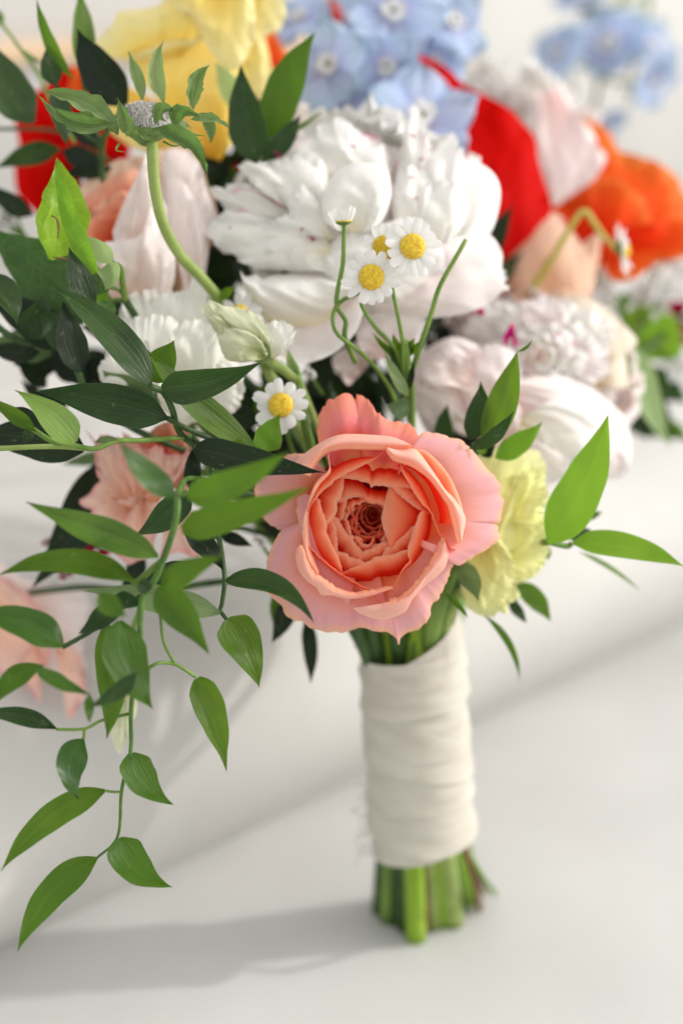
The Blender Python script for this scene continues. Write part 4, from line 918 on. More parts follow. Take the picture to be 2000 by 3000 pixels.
lb = thing('lisianthus_bud', 'half open greenish white bud with a frilled tip beside the white peony', 'bud', P(700, 960, .575), 'lisianthus flowers')
for (o, b_, dd, bl, sd, mt) in [
    ([(780, 1040), (700, 1058), (660, 1050), (640, 980), (620, 935), (590, 915), (596, 895), (620, 880), (660, 900), (720, 915), (770, 945), (790, 990)], [(775, 1050), (790, 1030)], (.570, .566), .012, 1, 'bud'),
    ([(772, 1052), (700, 1062), (655, 1040), (640, 985), (660, 960), (720, 960), (770, 1000)], [(778, 1052), (784, 1040)], (.562, .560), .010, 2, 'bud'),
    ([(784, 1030), (740, 1000), (700, 960), (650, 925), (625, 905), (680, 900), (740, 915), (785, 960)], [(782, 1050), (790, 1040)], (.566, .563), .010, 3, 'bud'),
    ([(640, 985), (610, 940), (598, 918), (606, 890), (640, 900), (668, 940)], [(680, 1000), (690, 980)], (.563, .562), .005, 4, 'bud')]:
    patch(lb, M[mt], o, b_, dd, bl, .0015, .03, sd, nu=44)
patch(lb, M['cream_white'], [(780, 1010), (776, 970), (790, 945), (830, 942), (855, 958), (866, 975), (860, 990), (852, 1012), (838, 1018), (826, 1010), (815, 1030)], [(780, 1050), (800, 1060)], (.566, .562), .004, .002, .05, 6, nu=60)
tube('stem', [P(775, 1046, .566), P(812, 1072, .568), P(860, 1110, .574), P(900, 1180, .59), np.array([.02, .575, .17])], [.0022, .0016, .0016, .0018], M['stem_pale'], lb, 8, 30)
blade(lb, M['pale'], (792, 1052), (784, 985), 16, (.562, .560), 4, 0, name='sepal')
blade(lb, M['pale'], (792, 1052), (740, 1056), 16, (.560, .560), 4, 0, name='sepal')

# green side bud on its own stalk
gb_ = thing('green_bud', 'slim green bud on a straight stalk behind the lowest chamomile', 'bud', P(860, 1080, .58))
tube('stem', [P(868, 1090, .578), P(880, 1180, .580), P(908, 1300, .584), P(930, 1420, .60)], .0021, M['stem'], gb_, 8, 20)
for (b_, t, w_) in (((868, 1105), (842, 1018), 30), ((868, 1100), (880, 1075), 18), ((868, 1110), (856, 1040), 34)):
    blade(gb_, M['pale'], b_, t, w_, (.576, .574), 3, 0, fold=.5, name='sepal', prof='ovate')

# ================================================================== peach lisianthus, lower left
pl_ = thing('lisianthus', 'salmon pink lisianthus with a coral throat hanging under the dark left leaves', 'flower', P(430, 1440, .60), 'lisianthus flowers')
for (mt, o, b_, dd, bl, ru, fr, sd) in [
    ('salmon', [(560, 130), (620, 200), (660, 300), (680, 420), (620, 520), (560, 570), (520, 600), (560, 640), (610, 660), (590, 700), (640, 800), (780, 960), (880, 1010), (1000, 900), (1050, 650), (1000, 300), (800, 150)], [(860, 600), (900, 500)], (.606, .596), .010, .004, .035, 1),
    ('salmon', [(900, 1000), (820, 800), (900, 600), (1100, 560), (1240, 600), (1260, 780), (1310, 985), (1180, 930), (1050, 980)], [(960, 520), (1100, 480)], (.598, .590), .008, .003, .03, 2),
    ('salmon_in', [(860, 330), (890, 230), (960, 160), (1090, 80), (1180, 130), (1230, 210), (1210, 320), (1130, 380), (1000, 360)], [(1020, 300), (1080, 280)], (.606, .590), .004, .003, .05, 3),
    ('salmon', [(860, 420), (800, 330), (860, 260), (900, 230), (960, 260), (1050, 250), (1110, 300), (1200, 300), (1230, 260), (1250, 340), (1150, 420), (1090, 410), (1000, 460)], [(980, 620), (1060, 600)], (.594, .582), .006, .004, .07, 4),
    ('salmon', [(640, 440), (620, 300), (650, 180), (780, 190), (860, 300), (900, 420), (880, 560), (760, 600)], [(860, 700), (900, 660)], (.598, .586), .008, .004, .03, 5),
    ('salmon', [(1090, 80), (1180, 60), (1270, 180), (1310, 210), (1270, 320), (1230, 420), (1240, 560), (1190, 500), (1200, 300)], [(1120, 520), (1180, 540)], (.604, .598), .006, .003, .05, 6)]:
    patch(pl_, M[mt], o, b_, dd, bl, ru, fr, sd, z='z8', nu=80, ff=7)
stem_to_neck(pl_, frame(450, 1400, .61, (-.5, .0, .5)), .0024, M['stem'], .03, 14)

# far lower-left blurred pink bloom and pale bud
fb = thing('lisianthus', 'blurred pale pink bloom hanging at the far left edge', 'flower', P(90, 1850, .60), 'lisianthus flowers')
for (o, b_, dd, sd) in [
    ([(-60, 1640), (20, 1655), (80, 1700), (200, 1710), (262, 1760), (240, 1850), (250, 1960), (230, 2080), (180, 2115), (130, 2060), (60, 2030), (0, 1990), (-80, 1980)], [(0, 1760), (60, 1760)], (.660, .650), 1),
    ([(-80, 1700), (0, 1690), (100, 1760), (150, 1860), (120, 1960), (20, 1980), (-80, 1900)], [(-60, 1780), (0, 1760)], (.645, .640), 2),
    ([(120, 2060), (60, 1960), (120, 1880), (220, 1900), (250, 2000), (230, 2070), (200, 2110)], [(120, 1880), (160, 1860)], (.642, .636), 3)]:
    patch(fb, M['salmon' if sd > 1 else 'pink'], o, b_, dd, .006, .004, .05, sd, nu=60)
tube('stem', [P(60, 1740, .655), P(250, 1720, .63), P(420, 1735, .60), P(700, 1700, .61), np.array([.015, .58, .18])], .0015, M['stem_dark'], fb, 7, 30)
pb2 = thing('lisianthus_bud', 'blurred pale yellow green bud hanging among the trailing vine leaves', 'bud', P(360, 2100, .60), 'lisianthus flowers')
patch(pb2, M['bud'], [(322, 2020), (318, 2100), (336, 2190), (356, 2205), (378, 2140), (402, 2080), (396, 2020)], [(360, 1990), (364, 1990)], (.585, .582), .007, .001, .01, 1)
patch(pb2, M['bud'], [(330, 2000), (340, 2080), (350, 2180), (372, 2120), (385, 2010)], [(360, 1985), (362, 1985)], (.582, .578), .006, .001, .01, 2)
tube('stem', [P(362, 1995, .582), P(372, 1900, .58), P(420, 1760, .585)], .0012, M['stem'], pb2, 7, 14)

# ================================================================== lemon lisianthus right of the rose
ly = thing('lisianthus', 'lemon yellow ruffled lisianthus tucked behind the right side of the coral rose', 'flower', P(1490, 1560, .60), 'lisianthus flowers')
for (o, b_, dd, bl, ru, fr, sd) in [
    ([(200, 780), (240, 420), (320, 262), (420, 240), (540, 235), (620, 245), (690, 270), (720, 330), (725, 420), (732, 480), (738, 545), (715, 620), (735, 700), (712, 780), (738, 840), (705, 960), (640, 1030), (545, 1070), (400, 1100)], [(200, 700), (200, 900)], (.604, .602), .010, .003, .02, 1),
    ([(230, 900), (260, 500), (330, 300), (480, 250), (600, 250), (620, 400), (590, 560), (560, 700), (540, 860)], [(200, 760), (220, 900)], (.594, .590), .009, .002, .01, 2),
    ([(480, 420), (600, 380), (690, 350), (718, 430), (735, 545), (700, 600), (730, 700), (640, 740), (560, 700)], [(400, 560), (440, 640)], (.592, .588), .005, .003, .05, 3),
    ([(440, 780), (560, 690), (680, 700), (735, 730), (742, 860), (700, 970), (610, 1040), (520, 1040)], [(380, 760), (400, 900)], (.594, .590), .005, .003, .04, 4),
    ([(190, 1010), (240, 1200), (340, 1262), (400, 1268), (440, 1240), (490, 1250), (500, 1190), (572, 1140), (545, 1070), (560, 900), (480, 780)], [(220, 800), (300, 760)], (.600, .592), .010, .003, .02, 5),
    ([(240, 980), (300, 1180), (400, 1220), (500, 1130), (540, 960), (460, 800)], [(260, 800), (320, 780)], (.590, .585), .006, .002, .02, 6)]:
    patch(ly, M['lime'], o, b_, dd, bl, ru, fr, sd, z='p3', nu=80, ff=8)
for (b_, t, w_, m_, bd) in (((1335, 1648), (1400, 1762), 62, 'sage', 14), ((1300, 1735), (1372, 1814), 18, 'mid', 6), ((1420, 1330), (1400, 1300), 30, 'bright', 0)):
    blade(ly, M[m_], b_, t, w_, (.578, .574), bd, -15, name='sepal', prof='lance')
stem_to_neck(ly, frame(1400, 1600, .61, (.5, .1, .4)), .0024, M['stem'], .03, 15)

# ================================================================== blue delphinium
G = [(1150, 40, .690, 150, (.05, .1, 1), 'pale blue delphinium floret at the top edge, highest of the cluster'),
     (965, 195, .680, 140, (-.3, .1, .9), 'lilac blue delphinium floret beside the tall bright leaf'),
     (1130, 190, .684, 110, (.1, -.5, .8), 'small nodding delphinium floret in the middle of the blue cluster'),
     (1235, 350, .672, 185, (.1, .35, .8), 'widest blue delphinium floret resting on top of the white peony'),
     (1320, 70, .720, 130, (.5, .2, .8), 'delphinium floret with a green eye at the right of the blue cluster'),
     (880, 60, .725, 110, (-.4, .4, .8), 'mauve delphinium floret behind the yellow rose petal'),
     (1020, 330, .694, 110, (-.1, -.3, 1), 'shaded delphinium floret just above the white peony rim'),
     (1040, 60, .730, 110, (0, .2, 1), 'back delphinium floret filling the gap near the top edge'),
     (1270, 190, .715, 110, (.2, .2, 1), 'delphinium floret behind the start of the scarlet petal')]
for k, (x, y, d, r, f_, lab) in enumerate(G):
    floret(x, y, d, r, f_, 20 + k, lab, roll=k * 29)
dst = thing('delphinium_stalk', 'green delphinium stalk running down through the blue florets', 'stalk', P(1060, 200, .70))
tube('stem', [P(1050, -60, .715), P(1062, 120, .710), P(1085, 240, .705), P(1100, 330, .70), P(1090, 500, .69), np.array([.03, .58, .2])], .0024, M['stem_dark'], dst, 8, 40)
for k, (a, b_) in enumerate((((1066, 130), (1120, 60)), ((1090, 250), (1130, 200)), ((1098, 300), (1235, 350)), ((1085, 230), (985, 200)), ((1070, 150), (1040, 60)))):
    tube('pedicel', [P(*a, .706), P((a[0] + b_[0]) / 2, (a[1] + b_[1]) / 2 + 14, .70), P(*b_, .70)], .0010, M['stem_dark'], dst, 6, 10)
G2 = [(1640, 160, .93, 100, (-.6, .1, .7), 'blurred slate blue floret, leftmost of the far right spray'), (1780, 130, .93, 120, (0, .1, 1), 'blurred lilac blue floret at the centre of the far right spray'),
      (1900, 140, .94, 105, (.5, .3, .7), 'blurred blue floret at the upper right of the far spray'), (1910, 240, .93, 90, (.5, -.4, .6), 'blurred lavender floret drooping at the right end of the far spray'),
      (1700, 0, .94, 90, (-.2, .6, .6), 'blurred lilac floret cut by the top edge of the photo'), (1775, 360, .94, 70, (.2, -.7, .5), 'small blurred blue floret hanging above the orange poppy')]
for k, (x, y, d, r, f_, lab) in enumerate(G2):
    floret(x, y, d, r, f_, 60 + k, lab, group='blurred blue florets at the far right', roll=k * 31)
ds2 = thing('delphinium_stalk', 'blurred brownish green stalk carrying the far right blue florets', 'stalk', P(1740, 250, .94))
tube('stem', [P(1715, 20, .935), P(1740, 150, .935), P(1755, 230, .94), P(1735, 330, .93), P(1700, 480, .86), P(1650, 800, .74), np.array([.05, .60, .19])], [.0014, .002, .003, .002, .002], M['stem_brown'], ds2, 8, 40)
for a, b_ in (((1745, 200), (1640, 160)), ((1750, 220), (1780, 150)), ((1752, 225), (1900, 240)), ((1720, 30), (1870, 120)), ((1716, 25), (1890, -10))):
    tube('pedicel', [P(*a, .935), P((a[0] + b_[0]) / 2, (a[1] + b_[1]) / 2 + 10, .935), P(*b_, .935)], .0014, M['stem'], ds2, 6, 10)

# ================================================================== chamomile
daisy(1088, 812, .548, 82, (.10, -.12, 1), 1, 'lowest of the three chamomile daisies in front of the white peony', 14, .45, rw=.38,
      stem=[(1050, 858, .556), (1010, 875, .560), (984, 899, .561), (974, 935, .561), (988, 979, .561), (1046, 1024, .564), (1104, 1082, .572), (1149, 1154, .584), (1165, 1230, .60)])
daisy(1208, 722, .545, 84, (.18, .05, 1), 2, 'upper right chamomile daisy, widest of the three over the white peony', 15, .44, rw=.38,
      stem=[(1175, 765, .553), (1152, 800, .556), (1147, 832, .557), (1160, 900, .560), (1172, 960, .563), (1180, 1010, .568), (1180, 1091, .578), (1190, 1200, .6)])
daisy(1124, 725, .556, 70, (-.35, -.25, .9), 3, 'chamomile daisy half hidden behind the upper right one', 13, .50, rw=.38,
      stem=[(1100, 775, .560), (1062, 860, .562), (1058, 890, .563), (1073, 921, .564), (1100, 960, .566), (1127, 988, .567), (1162, 1033, .572), (1180, 1100, .58)])
daisy(822, 1187, .560, 78, (-.05, .10, 1), 4, 'chamomile daisy with a gold centre left of the coral rose', 12, .46, rw=.46,
      stem=[(830, 1230, .575), (860, 1330, .59)], miss=())
daisy(1006, 650, .556, 44, (-.05, 1, .12), 5, 'small chamomile bud seen from the side on a tall thin stalk', 12, .55, droop=.45, rw=.42, disc_h=.12, rayL=1.7,
      stem=[(1008, 662, .556), (1006, 720, .557), (1003, 779, .558), (988, 854, .560), (986, 895, .562), (1000, 920, .563), (1013, 944, .564), (1010, 990, .566), (1040, 1060, .58)], stem_r=.0010)
daisy(1822, 730, .665, 80, (.96, .16, .12), 6, 'blurred chamomile seen side on in front of the orange poppy', 13, .38, droop=1.3,
      stem=[(1790, 715, .672), (1765, 690, .676), (1738, 652, .678), (1712, 618, .678), (1680, 650, .678), (1620, 750, .68), (1550, 860, .685)], stem_r=.0016, mat_s='stem_yellow')
daisy(702, 915, .585, 66, (0, .35, 1), 7, 'white chamomile petals peeping out above the greenish bud', 11, .36, stem=[(720, 980, .59), (800, 1100, .60)])
bs_ = thing('stalk', 'bare thin green stalk leaning right over the white peony', 'stem', P(1300, 850, .57))
tube('stem', [P(1364, 702, .560), P(1340, 745, .560), P(1308, 800, .562), P(1283, 850, .563), P(1262, 920, .565), P(1240, 985, .568), P(1218, 1050, .575), P(1190, 1130, .59)], [.0009, .0011, .0012], M['stem'], bs_, 8, 30)
gc = thing('chamomile_foliage', 'feathery green chamomile leaves where the daisy stalks meet', 'leaves', P(1170, 1020, .575))
for k, (b_, t, w_, m_) in enumerate([((1180, 1060), (1090, 975), 22, 'mid'), ((1175, 1060), (1120, 1000), 24, 'mid'), ((1185, 1050), (1150, 975), 26, 'mid'), ((1190, 1050), (1215, 990), 30, 'mid'), ((1190, 1040), (1205, 1000), 26, 'ruscus'), ((1210, 1040), (1232, 1000), 22, 'mid'), ((1185, 1120), (1140, 1010), 18, 'ruscus'),
                                        ((1195, 1160), (1125, 1030), 34, 'pale'), ((1200, 1195), (1130, 1185), 62, 'sage'), ((1200, 1140), (1215, 1060), 20, 'deep')]):
    blade(gc, M[m_], b_, t, w_, (.576, .568), 4, 10 * (-1) ** k, prof='ovate' if w_ > 30 else 'lance')
tube('stem', [P(1185, 1000, .57), P(1195, 1100, .580), P(1205, 1200, .595), np.array([.03, .57, .18])], .0018, M['stem'], gc, 8, 20)
wb = thing('blossom_spray', 'spray of tiny blurred white blossoms at the right edge under the orange poppy', 'flower', P(1900, 850, .74))
rs = np.random.RandomState(8)
for k, (x, y) in enumerate([(1950, 750), (1905, 790), (1985, 790), (1880, 850), (1950, 850), (1760, 845), (1755, 880), (1985, 860), (1865, 880), (1925, 900), (1770, 815), (1990, 1090), (1975, 1070)]):
    for j in range(4):
        a = j * 1.57 + rs.rand()
        patch(wb, M['ray'], [(x + 26 * math.cos(a - .5), y + 26 * math.sin(a - .5)), (x + 42 * math.cos(a), y + 42 * math.sin(a)), (x + 26 * math.cos(a + .5), y + 26 * math.sin(a + .5))], [(x, y), (x + 1, y)], (.742, .736), .002, .001, 0, k * 5 + j, nu=9, nv=5)
    tube('stem', [P(x, y, .744), P((x + 1860) / 2, (y + 960) / 2, .75), P(1850, 1000, .745)], .0008, M['stem'], wb, 5, 8)
wb2 = thing('blossom_spray', 'few tiny white blossoms at the left edge beside the folded bright leaf', 'flower', P(20, 640, .64))
for k, (x, y) in enumerate([(10, 625), (30, 650), (5, 660), (40, 600)]):
    for j in range(4):
        a = j * 1.57 + .4
        patch(wb2, M['ray'], [(x + 12 * math.cos(a - .5), y + 12 * math.sin(a - .5)), (x + 30 * math.cos(a), y + 30 * math.sin(a)), (x + 12 * math.cos(a + .5), y + 12 * math.sin(a + .5))], [(x, y), (x + 1, y)], (.642, .638), .002, .001, 0, k * 5 + j, nu=9, nv=5)
    tube('stem', [P(x, y, .643), P(80, 700, .645), P(200, 800, .64)], .0008, M['stem'], wb2, 5, 8)
for (x, y, d, lab) in ((905, 1096, .60, 'tiny white bud in the dark gap above the coral rose'), (760, 1585, .60, 'tiny blurred white blossoms in the gap left of the coral rose')):
    w3 = thing('white_bud', lab, 'bud', P(x, y, d))
    patch(w3, M['ray'], [(x - 22, y + 2), (x - 14, y - 16), (x + 6, y - 16), (x + 22, y + 2), (x + 14, y + 16), (x - 8, y + 14)], [(x, y), (x + 2, y)], (d, d), .004, .0005, 0, 3, nu=18, nv=6)
    tube('stem', [P(x, y, d + .002), P(x + 40, y + 60, d + .01)], .0008, M['stem'], w3, 5, 6)
# burgundy bits
for (lab, pts, d) in (('deep crimson petals showing behind the drooping left vine leaves', [((225, 1625), 52), ((290, 1600), 40), ((190, 1680), 22), ((140, 1590), 16)], .63), ('blurred burgundy bloom at the right edge', [((2000, 930), 60), ((1990, 980), 40)], .76)):
    bt = thing('crimson_bloom', lab, 'flower', P(*pts[0][0], d), 'dark crimson blooms')
    for k, ((x, y), s) in enumerate(pts):
        for j in range(3):
            a = j * 2.1 + k
            patch(bt, M['burgundy'], [(x + s * math.cos(a - .8), y + s * .8 * math.sin(a - .8)), (x + s * 1.1 * math.cos(a), y + s * .9 * math.sin(a)), (x + s * math.cos(a + .8), y + s * .8 * math.sin(a + .8))], [(x, y), (x + 1, y)], (d + .002 * j, d - .003), .002, .002, .05, j + k, nu=14, nv=7)
    tube('stem', [P(*pts[0][0], d + .002), P(500 if d < .7 else 1700, 1500 if d < .7 else 1200, .63 if d < .7 else .7), np.array([.03, .58, .18])], .0014, M['stem_dark'], bt, 6, 16)
# ================================================================== foliage
def sprig(name, label, cat, stems, leaves, group='leafy stems in the bouquet'):
    s0 = stems[0][0][0]
    t = thing(name, label, cat, P(*s0), group)
    for pts, r, m_ in stems:
        tube('stem', [P(*q) for q in pts], r, M[m_], t, 8, max(12, 7 * len(pts)))
    for lf in leaves:
        (b, tp, w_, m_, D) = lf[:5]; k = lf[5] if len(lf) > 5 else {}
        blade(t, M[m_], b, tp, w_, D, **k)
    return t
NK = (1190, 1740, .60)
V = 'trailing vine stems'
# ---- upper left
sprig('leafy_sprig', 'dark leaves fanning up at the top left corner before the yellow rose', 'sprig',
      [([(372, 310, .60), (300, 420, .61), (330, 620, .62), (520, 900, .62), (800, 1200, .61), NK], .0014, 'stem_dark'), ([(240, 215, .60), (262, 330, .61), (300, 430, .61)], .0009, 'stem_dark'), ([(165, 255, .60), (200, 350, .605), (300, 430, .61)], .0009, 'stem_dark')],
      [((372, 306), (226, 80), 118, 'deep', (.596, .585), dict(bend=14, roll=12, prof='ovate')),
       ((240, 216), (232, -30), 68, 'mid', (.60, .60), dict(bend=-8, roll=-10)),
       ((214, 232), (108, -8), 38, 'mid', (.59, .58), dict(bend=16, roll=30)),
       ((166, 256), (138, 136), 62, 'ruscus', (.59, .588), dict(bend=4)),
       ((172, 250), (196, 426), 66, 'ruscus', (.59, .58), dict(bend=-6, roll=20)),
       ((100, 360), (-60, 80), 128, 'ruscus', (.605, .60), dict(bend=22, roll=-20, prof='ovate')),
       ((180, 436), (-10, 492), 66, 'ruscus', (.63, .63), dict(bend=-10)),
       ((180, 440), (320, 510), 66, 'deep', (.63, .62), dict(bend=6)),
       ((300, 430), (185, 330), 60, 'deep', (.625, .63), dict(bend=6)),
       ((330, 490), (180, 508), 46, 'deep', (.62, .62), dict(bend=4)),
       ((100, 630), (-30, 540), 62, 'deep', (.63, .63), dict(bend=10)),
       ((345, 480), (420, 560), 60, 'deep', (.63, .63), {})])
sprig('thin_vine', 'thin pale vine with one small leaf at the far upper left edge', 'vine',
      [([(-40, 40, .63), (10, 75, .63), (55, 135, .63), (115, 220, .62), (150, 300, .62), (220, 420, .62)], .0008, 'stem'), ([(-20, 378, .64), (134, 380, .64), (250, 410, .635), (330, 482, .63)], .0008, 'stem_dark'), ([(250, 410, .635), (330, 520, .63), (420, 640, .63)], .0008, 'stem_dark')],
      [((58, 140), (130, 182), 18, 'sage', (.63, .63), dict(bend=-8)), ((10, 75), (-20, 20), 30, 'mid', (.63, .64), {})], V)
# ---- scabiosa seed head
sc = thing('scabious_head', 'fuzzy green scabious seed head with curled bracts on a pale curved stem', 'seed head', mat=frame(430, 352, .545, (.08, .80, .45)))
RS = .0105
rs = np.random.RandomState(2)
dome(sc, M['fuzz_head'], RS * .95, RS * .55, 70, 3, z0=-.001, bump=.2, name='seed_dome', dimple=.25, seg=(70, 30))
# the hairs: one part
VV = []; FF = []
for k in range(1500):
    q = math.sqrt(rs.rand()); a = rs.rand() * 6.283
    x, y = q * RS * .98 * math.cos(a), q * RS * .98 * math.sin(a); z0 = -.001 + RS * .55 * math.sqrt(max(0, 1 - q ** 2.4))
    l = rs.uniform(.0012, .0030); dx, dy, dz = x * 35 + rs.randn() * .35, y * 35 + rs.randn() * .35, 1
    n0 = math.sqrt(dx * dx + dy * dy + 1); tip = (x + dx / n0 * l, y + dy / n0 * l, z0 + dz / n0 * l)
    wv = .00016; ca, sa = math.cos(a + 1.57), math.sin(a + 1.57)
    i = len(VV); VV += [(x - ca * wv, y - sa * wv, z0), (x + ca * wv, y + sa * wv, z0), tip, (x, y, z0 - .0001)]; FF += [(i, i + 1, i + 2), (i + 1, i + 3, i + 2)]
for k in range(900):
    a = rs.rand() * 6.283; z0 = -rs.uniform(.0005, .006); r_ = RS * .9 + z0 * .8
    x, y = r_ * math.cos(a), r_ * math.sin(a); l = rs.uniform(.001, .0022)
    tip = (x + math.cos(a) * l, y + math.sin(a) * l, z0 - rs.rand() * l * 1.2)
    i = len(VV); VV += [(x, y, z0 + .00007), (x, y, z0 - .00007), tip, (x * .99, y * .99, z0)]; FF += [(i, i + 1, i + 2), (i + 1, i + 3, i + 2)]
hz = mesh_from('hairs', VV, FF, M['fuzz'], sc, local=True); hz['kind'] = 'stuff'
ph = np.linspace(0, 2 * math.pi, 28, endpoint=False)[None]
rr = np.array([.98, 1.0, .8, .45, .22])[:, None] * RS; zz = np.array([0, -.002, -.005, -.0075, -.0095])[:, None]
grid('receptacle', np.stack([rr * np.cos(ph), rr * np.sin(ph), zz + 0 * ph], -1), M['calyx'], sc, local=True, wrap=True)
for (b, t, w_, bend, D, roll, fold, ruf) in [
    ((418, 300), (377, 150), 46, -6, (.555, .565), 5, .35, 0), ((483, 305), (480, 118), 62, 22, (.556, .560), 10, .3, 0), ((565, 325), (616, 190), 62, 28, (.548, .550), -15, .45, .001),
    ((320, 318), (108, 272), 50, 42, (.548, .548), 30, .4, 0), ((332, 360), (150, 308), 62, 26, (.538, .536), 10, .5, .001), ((345, 395), (120, 265), 74, -26, (.545, .545), -30, .3, .001),
    ((372, 400), (344, 288), 56, -10, (.532, .524), 10, .45, .001), ((455, 375), (606, 516), 66, 34, (.530, .522), 10, .45, .001), ((500, 380), (588, 345), 80, 44, (.534, .526), -30, .5, .001), ((560, 350), (672, 374), 34, 12, (.54, .54), 30, .3, 0),
    ((455, 362), (520, 330), 60, 30, (.530, .524), -10, .5, .0005), ((600, 335), (616, 420), 44, 8, (.56, .56), 0, .2, 0), ((440, 395), (400, 372), 40, 4, (.53, .525), 0, .6, 0), ((390, 395), (430, 405), 30, 4, (.535, .53), 0, .6, 0)]:
    blade(sc, M['scab'], b, t, w_ * .8, D, bend, roll, fold * 1.25, 'lance' if w_ < 70 else 'ovate', name='bract', ruf=ruf + .0006, nu=9, nv=22, twist=35)
for (a, b_, c_) in (((545, 385), (575, 395), (605, 398)), ((555, 400), (580, 412), (596, 408)), ((350, 420), (340, 440), (365, 445)), ((480, 415), (510, 428), (540, 420))):
    tube('filament', [P(*a, .54), P(*b_, .535), P(*c_, .535)], [.0005, .0004, .0001], M['stem'], sc, 6, 8)
tube('stem', [P(446, 405, .545), P(447, 460, .547), P(456, 560, .552), P(480, 660, .560), P(530, 750, .570), P(600, 825, .582), P(720, 980, .60), P(900, 1300, .60), np.array([.02, .575, .17])], [.0022, .0023, .0025, .0025, .0022], M['stem_pale'], sc, 12, 80)
# ---- leaves by the delphinium
sprig('leafy_sprig', 'upright pointed leaves between the yellow rose and the white peony', 'sprig',
      [([(790, 400, .61), (770, 500, .62), (800, 700, .63), (950, 1100, .62), NK], .0014, 'stem_dark')],
      [((792, 402), (925, 92), 112, 'mid', (.605, .590), dict(bend=22, roll=-12, prof='ovate')),
       ((752, 478), (706, 188), 108, 'ruscus', (.598, .590), dict(bend=10, roll=10, prof='ovate')),
       ((700, 330), (630, 180), 66, 'pale', (.63, .63), dict(bend=-6)),
       ((800, 460), (745, 270), 90, 'deep', (.615, .61), dict(bend=8)),
       ((780, 470), (880, 335), 60, 'ruscus', (.60, .60), dict(bend=-6)),
       ((800, 430), (953, 320), 14, 'mid', (.61, .61), {}),
       ((700, 560), (600, 480), 90, 'mid', (.64, .64), dict(prof='ovate')), ((660, 520), (600, 430), 90, 'deep', (.65, .65), dict(prof='ovate')),
       ((720, 560), (640, 440), 110, 'deep', (.66, .66), dict(prof='ovate')), ((530, 900), (500, 700), 70, 'mid', (.625, .62), dict(bend=-8))])
# ---- folded veined leaves
fv = sprig('veined_sprig', 'bright folded leaf and broad dark veined leaves at the left edge', 'sprig',
      [([(368, 880, .575), (360, 830, .570), (352, 785, .566), (330, 772, .562)], .0013, 'stem'), ([(368, 880, .575), (350, 850, .575), (310, 838, .572)], .0008, 'stem'), ([(368, 880, .575), (330, 880, .58), (290, 900, .585), (270, 940, .59)], .0009, 'stem'), ([(368, 880, .575), (450, 1000, .59), (700, 1300, .60), NK], .0016, 'stem_dark')],
      [((300, 905), (-50, 655), 215, 'netted', (.580, .585), dict(bend=10, roll=6, prof='heart', fold=.08, ruf=.002)),
       ((148, 760), (168, 462), 150, 'netbright', (.560, .560), dict(bend=-22, roll=-18, prof='ovate', fold=.2, ruf=.002)),
       ((280, 800), (163, 470), 54, 'netbright', (.552, .556), dict(bend=14, roll=25, prof='strip', fold=.1)),
       ((330, 772), (222, 698), 56, 'pale', (.558, .556), dict(bend=-14, roll=30, prof='ovate')),
       ((320, 772), (308, 852), 66, 'pale', (.556, .552), dict(bend=12, roll=-20, prof='ovate', fold=.3)),
       ((320, 850), (250, 800), 70, 'netted', (.566, .57), dict(prof='ovate')), ((300, 880), (320, 955), 60, 'netted', (.57, .565), dict(prof='ovate', roll=20)),
       ((275, 945), (322, 842), 60, 'netbright', (.575, .57), dict(prof='ovate', bend=8)),
       ((200, 905), (285, 880), 90, 'netted', (.59, .59), dict(prof='ovate'))])
# dried curled leaf edge
for a in ([(156, 754), (190, 758), (224, 762)], [(150, 632), (166, 640), (172, 665), (170, 698)]):
    tube('dry_edge', [P(x, y, .552) for x, y in a], [.0003, .0005, .0002], M['stem_brown'], fv, 6, 12)
# ---- big glossy left sprig
sprig('glossy_sprig', 'glossy dark leaved vine crossing in front of the white lisianthus', 'sprig',
      [([(600, 1330, .565), (528, 1268, .556), (505, 1200, .548), (480, 1150, .545), (440, 1130, .54), (380, 1080, .55)], .0013, 'stem_dark'), ([(600, 1330, .565), (700, 1360, .575), (900, 1450, .59), NK], .0013, 'stem_dark'), ([(491, 1225, .548), (560, 1262, .556), (660, 1300, .565), (760, 1320, .575)], .0011, 'stem_dark')],
      [((442, 1131), (153, 833), 98, 'ruscus', (.535, .530), dict(bend=-22, shine=.6, prof='ovate', fold=.16, nu=11, nv=28)),
       ((272, 914), (203, 724), 78, 'ruscus', (.548, .545), dict(bend=4, roll=-10)),
       ((236, 1092), (186, 880), 88, 'deep', (.560, .560), dict(bend=4, prof='ovate')),
       ((762, 1325), (422, 1016), 84, 'mid', (.556, .540), dict(bend=22, roll=-22, prof='lance', fold=.16)),
       ((432, 1112), (510, 996), 92, 'mid', (.548, .546), dict(bend=-8, prof='ovate', roll=10)),
       ((474, 1138), (768, 1060), 98, 'ruscus', (.535, .524), dict(bend=-16, roll=-14, prof='heart', fold=.16, nu=11)),
       ((492, 1226), (106, 1146), 116, 'ruscus', (.545, .536), dict(bend=-12, roll=6, prof='ovate', nu=11, nv=26)),
       ((568, 1312), (958, 1385), 92, 'deep', (.548, .528), dict(bend=-8, roll=8, prof='heart', nu=11, nv=26)),
       ((775, 1322), (822, 1212), 84, 'bright', (.552, .552), dict(bend=8, prof='heart', roll=-15)),
       ((645, 880), (692, 842), 28, 'mid', (.585, .58), dict(bend=6)),
       ((760, 1240), (640, 1200), 70, 'deep', (.59, .59), {}), ((800, 1120), (760, 1260), 80, 'mid', (.60, .60), dict(prof='ovate'))])
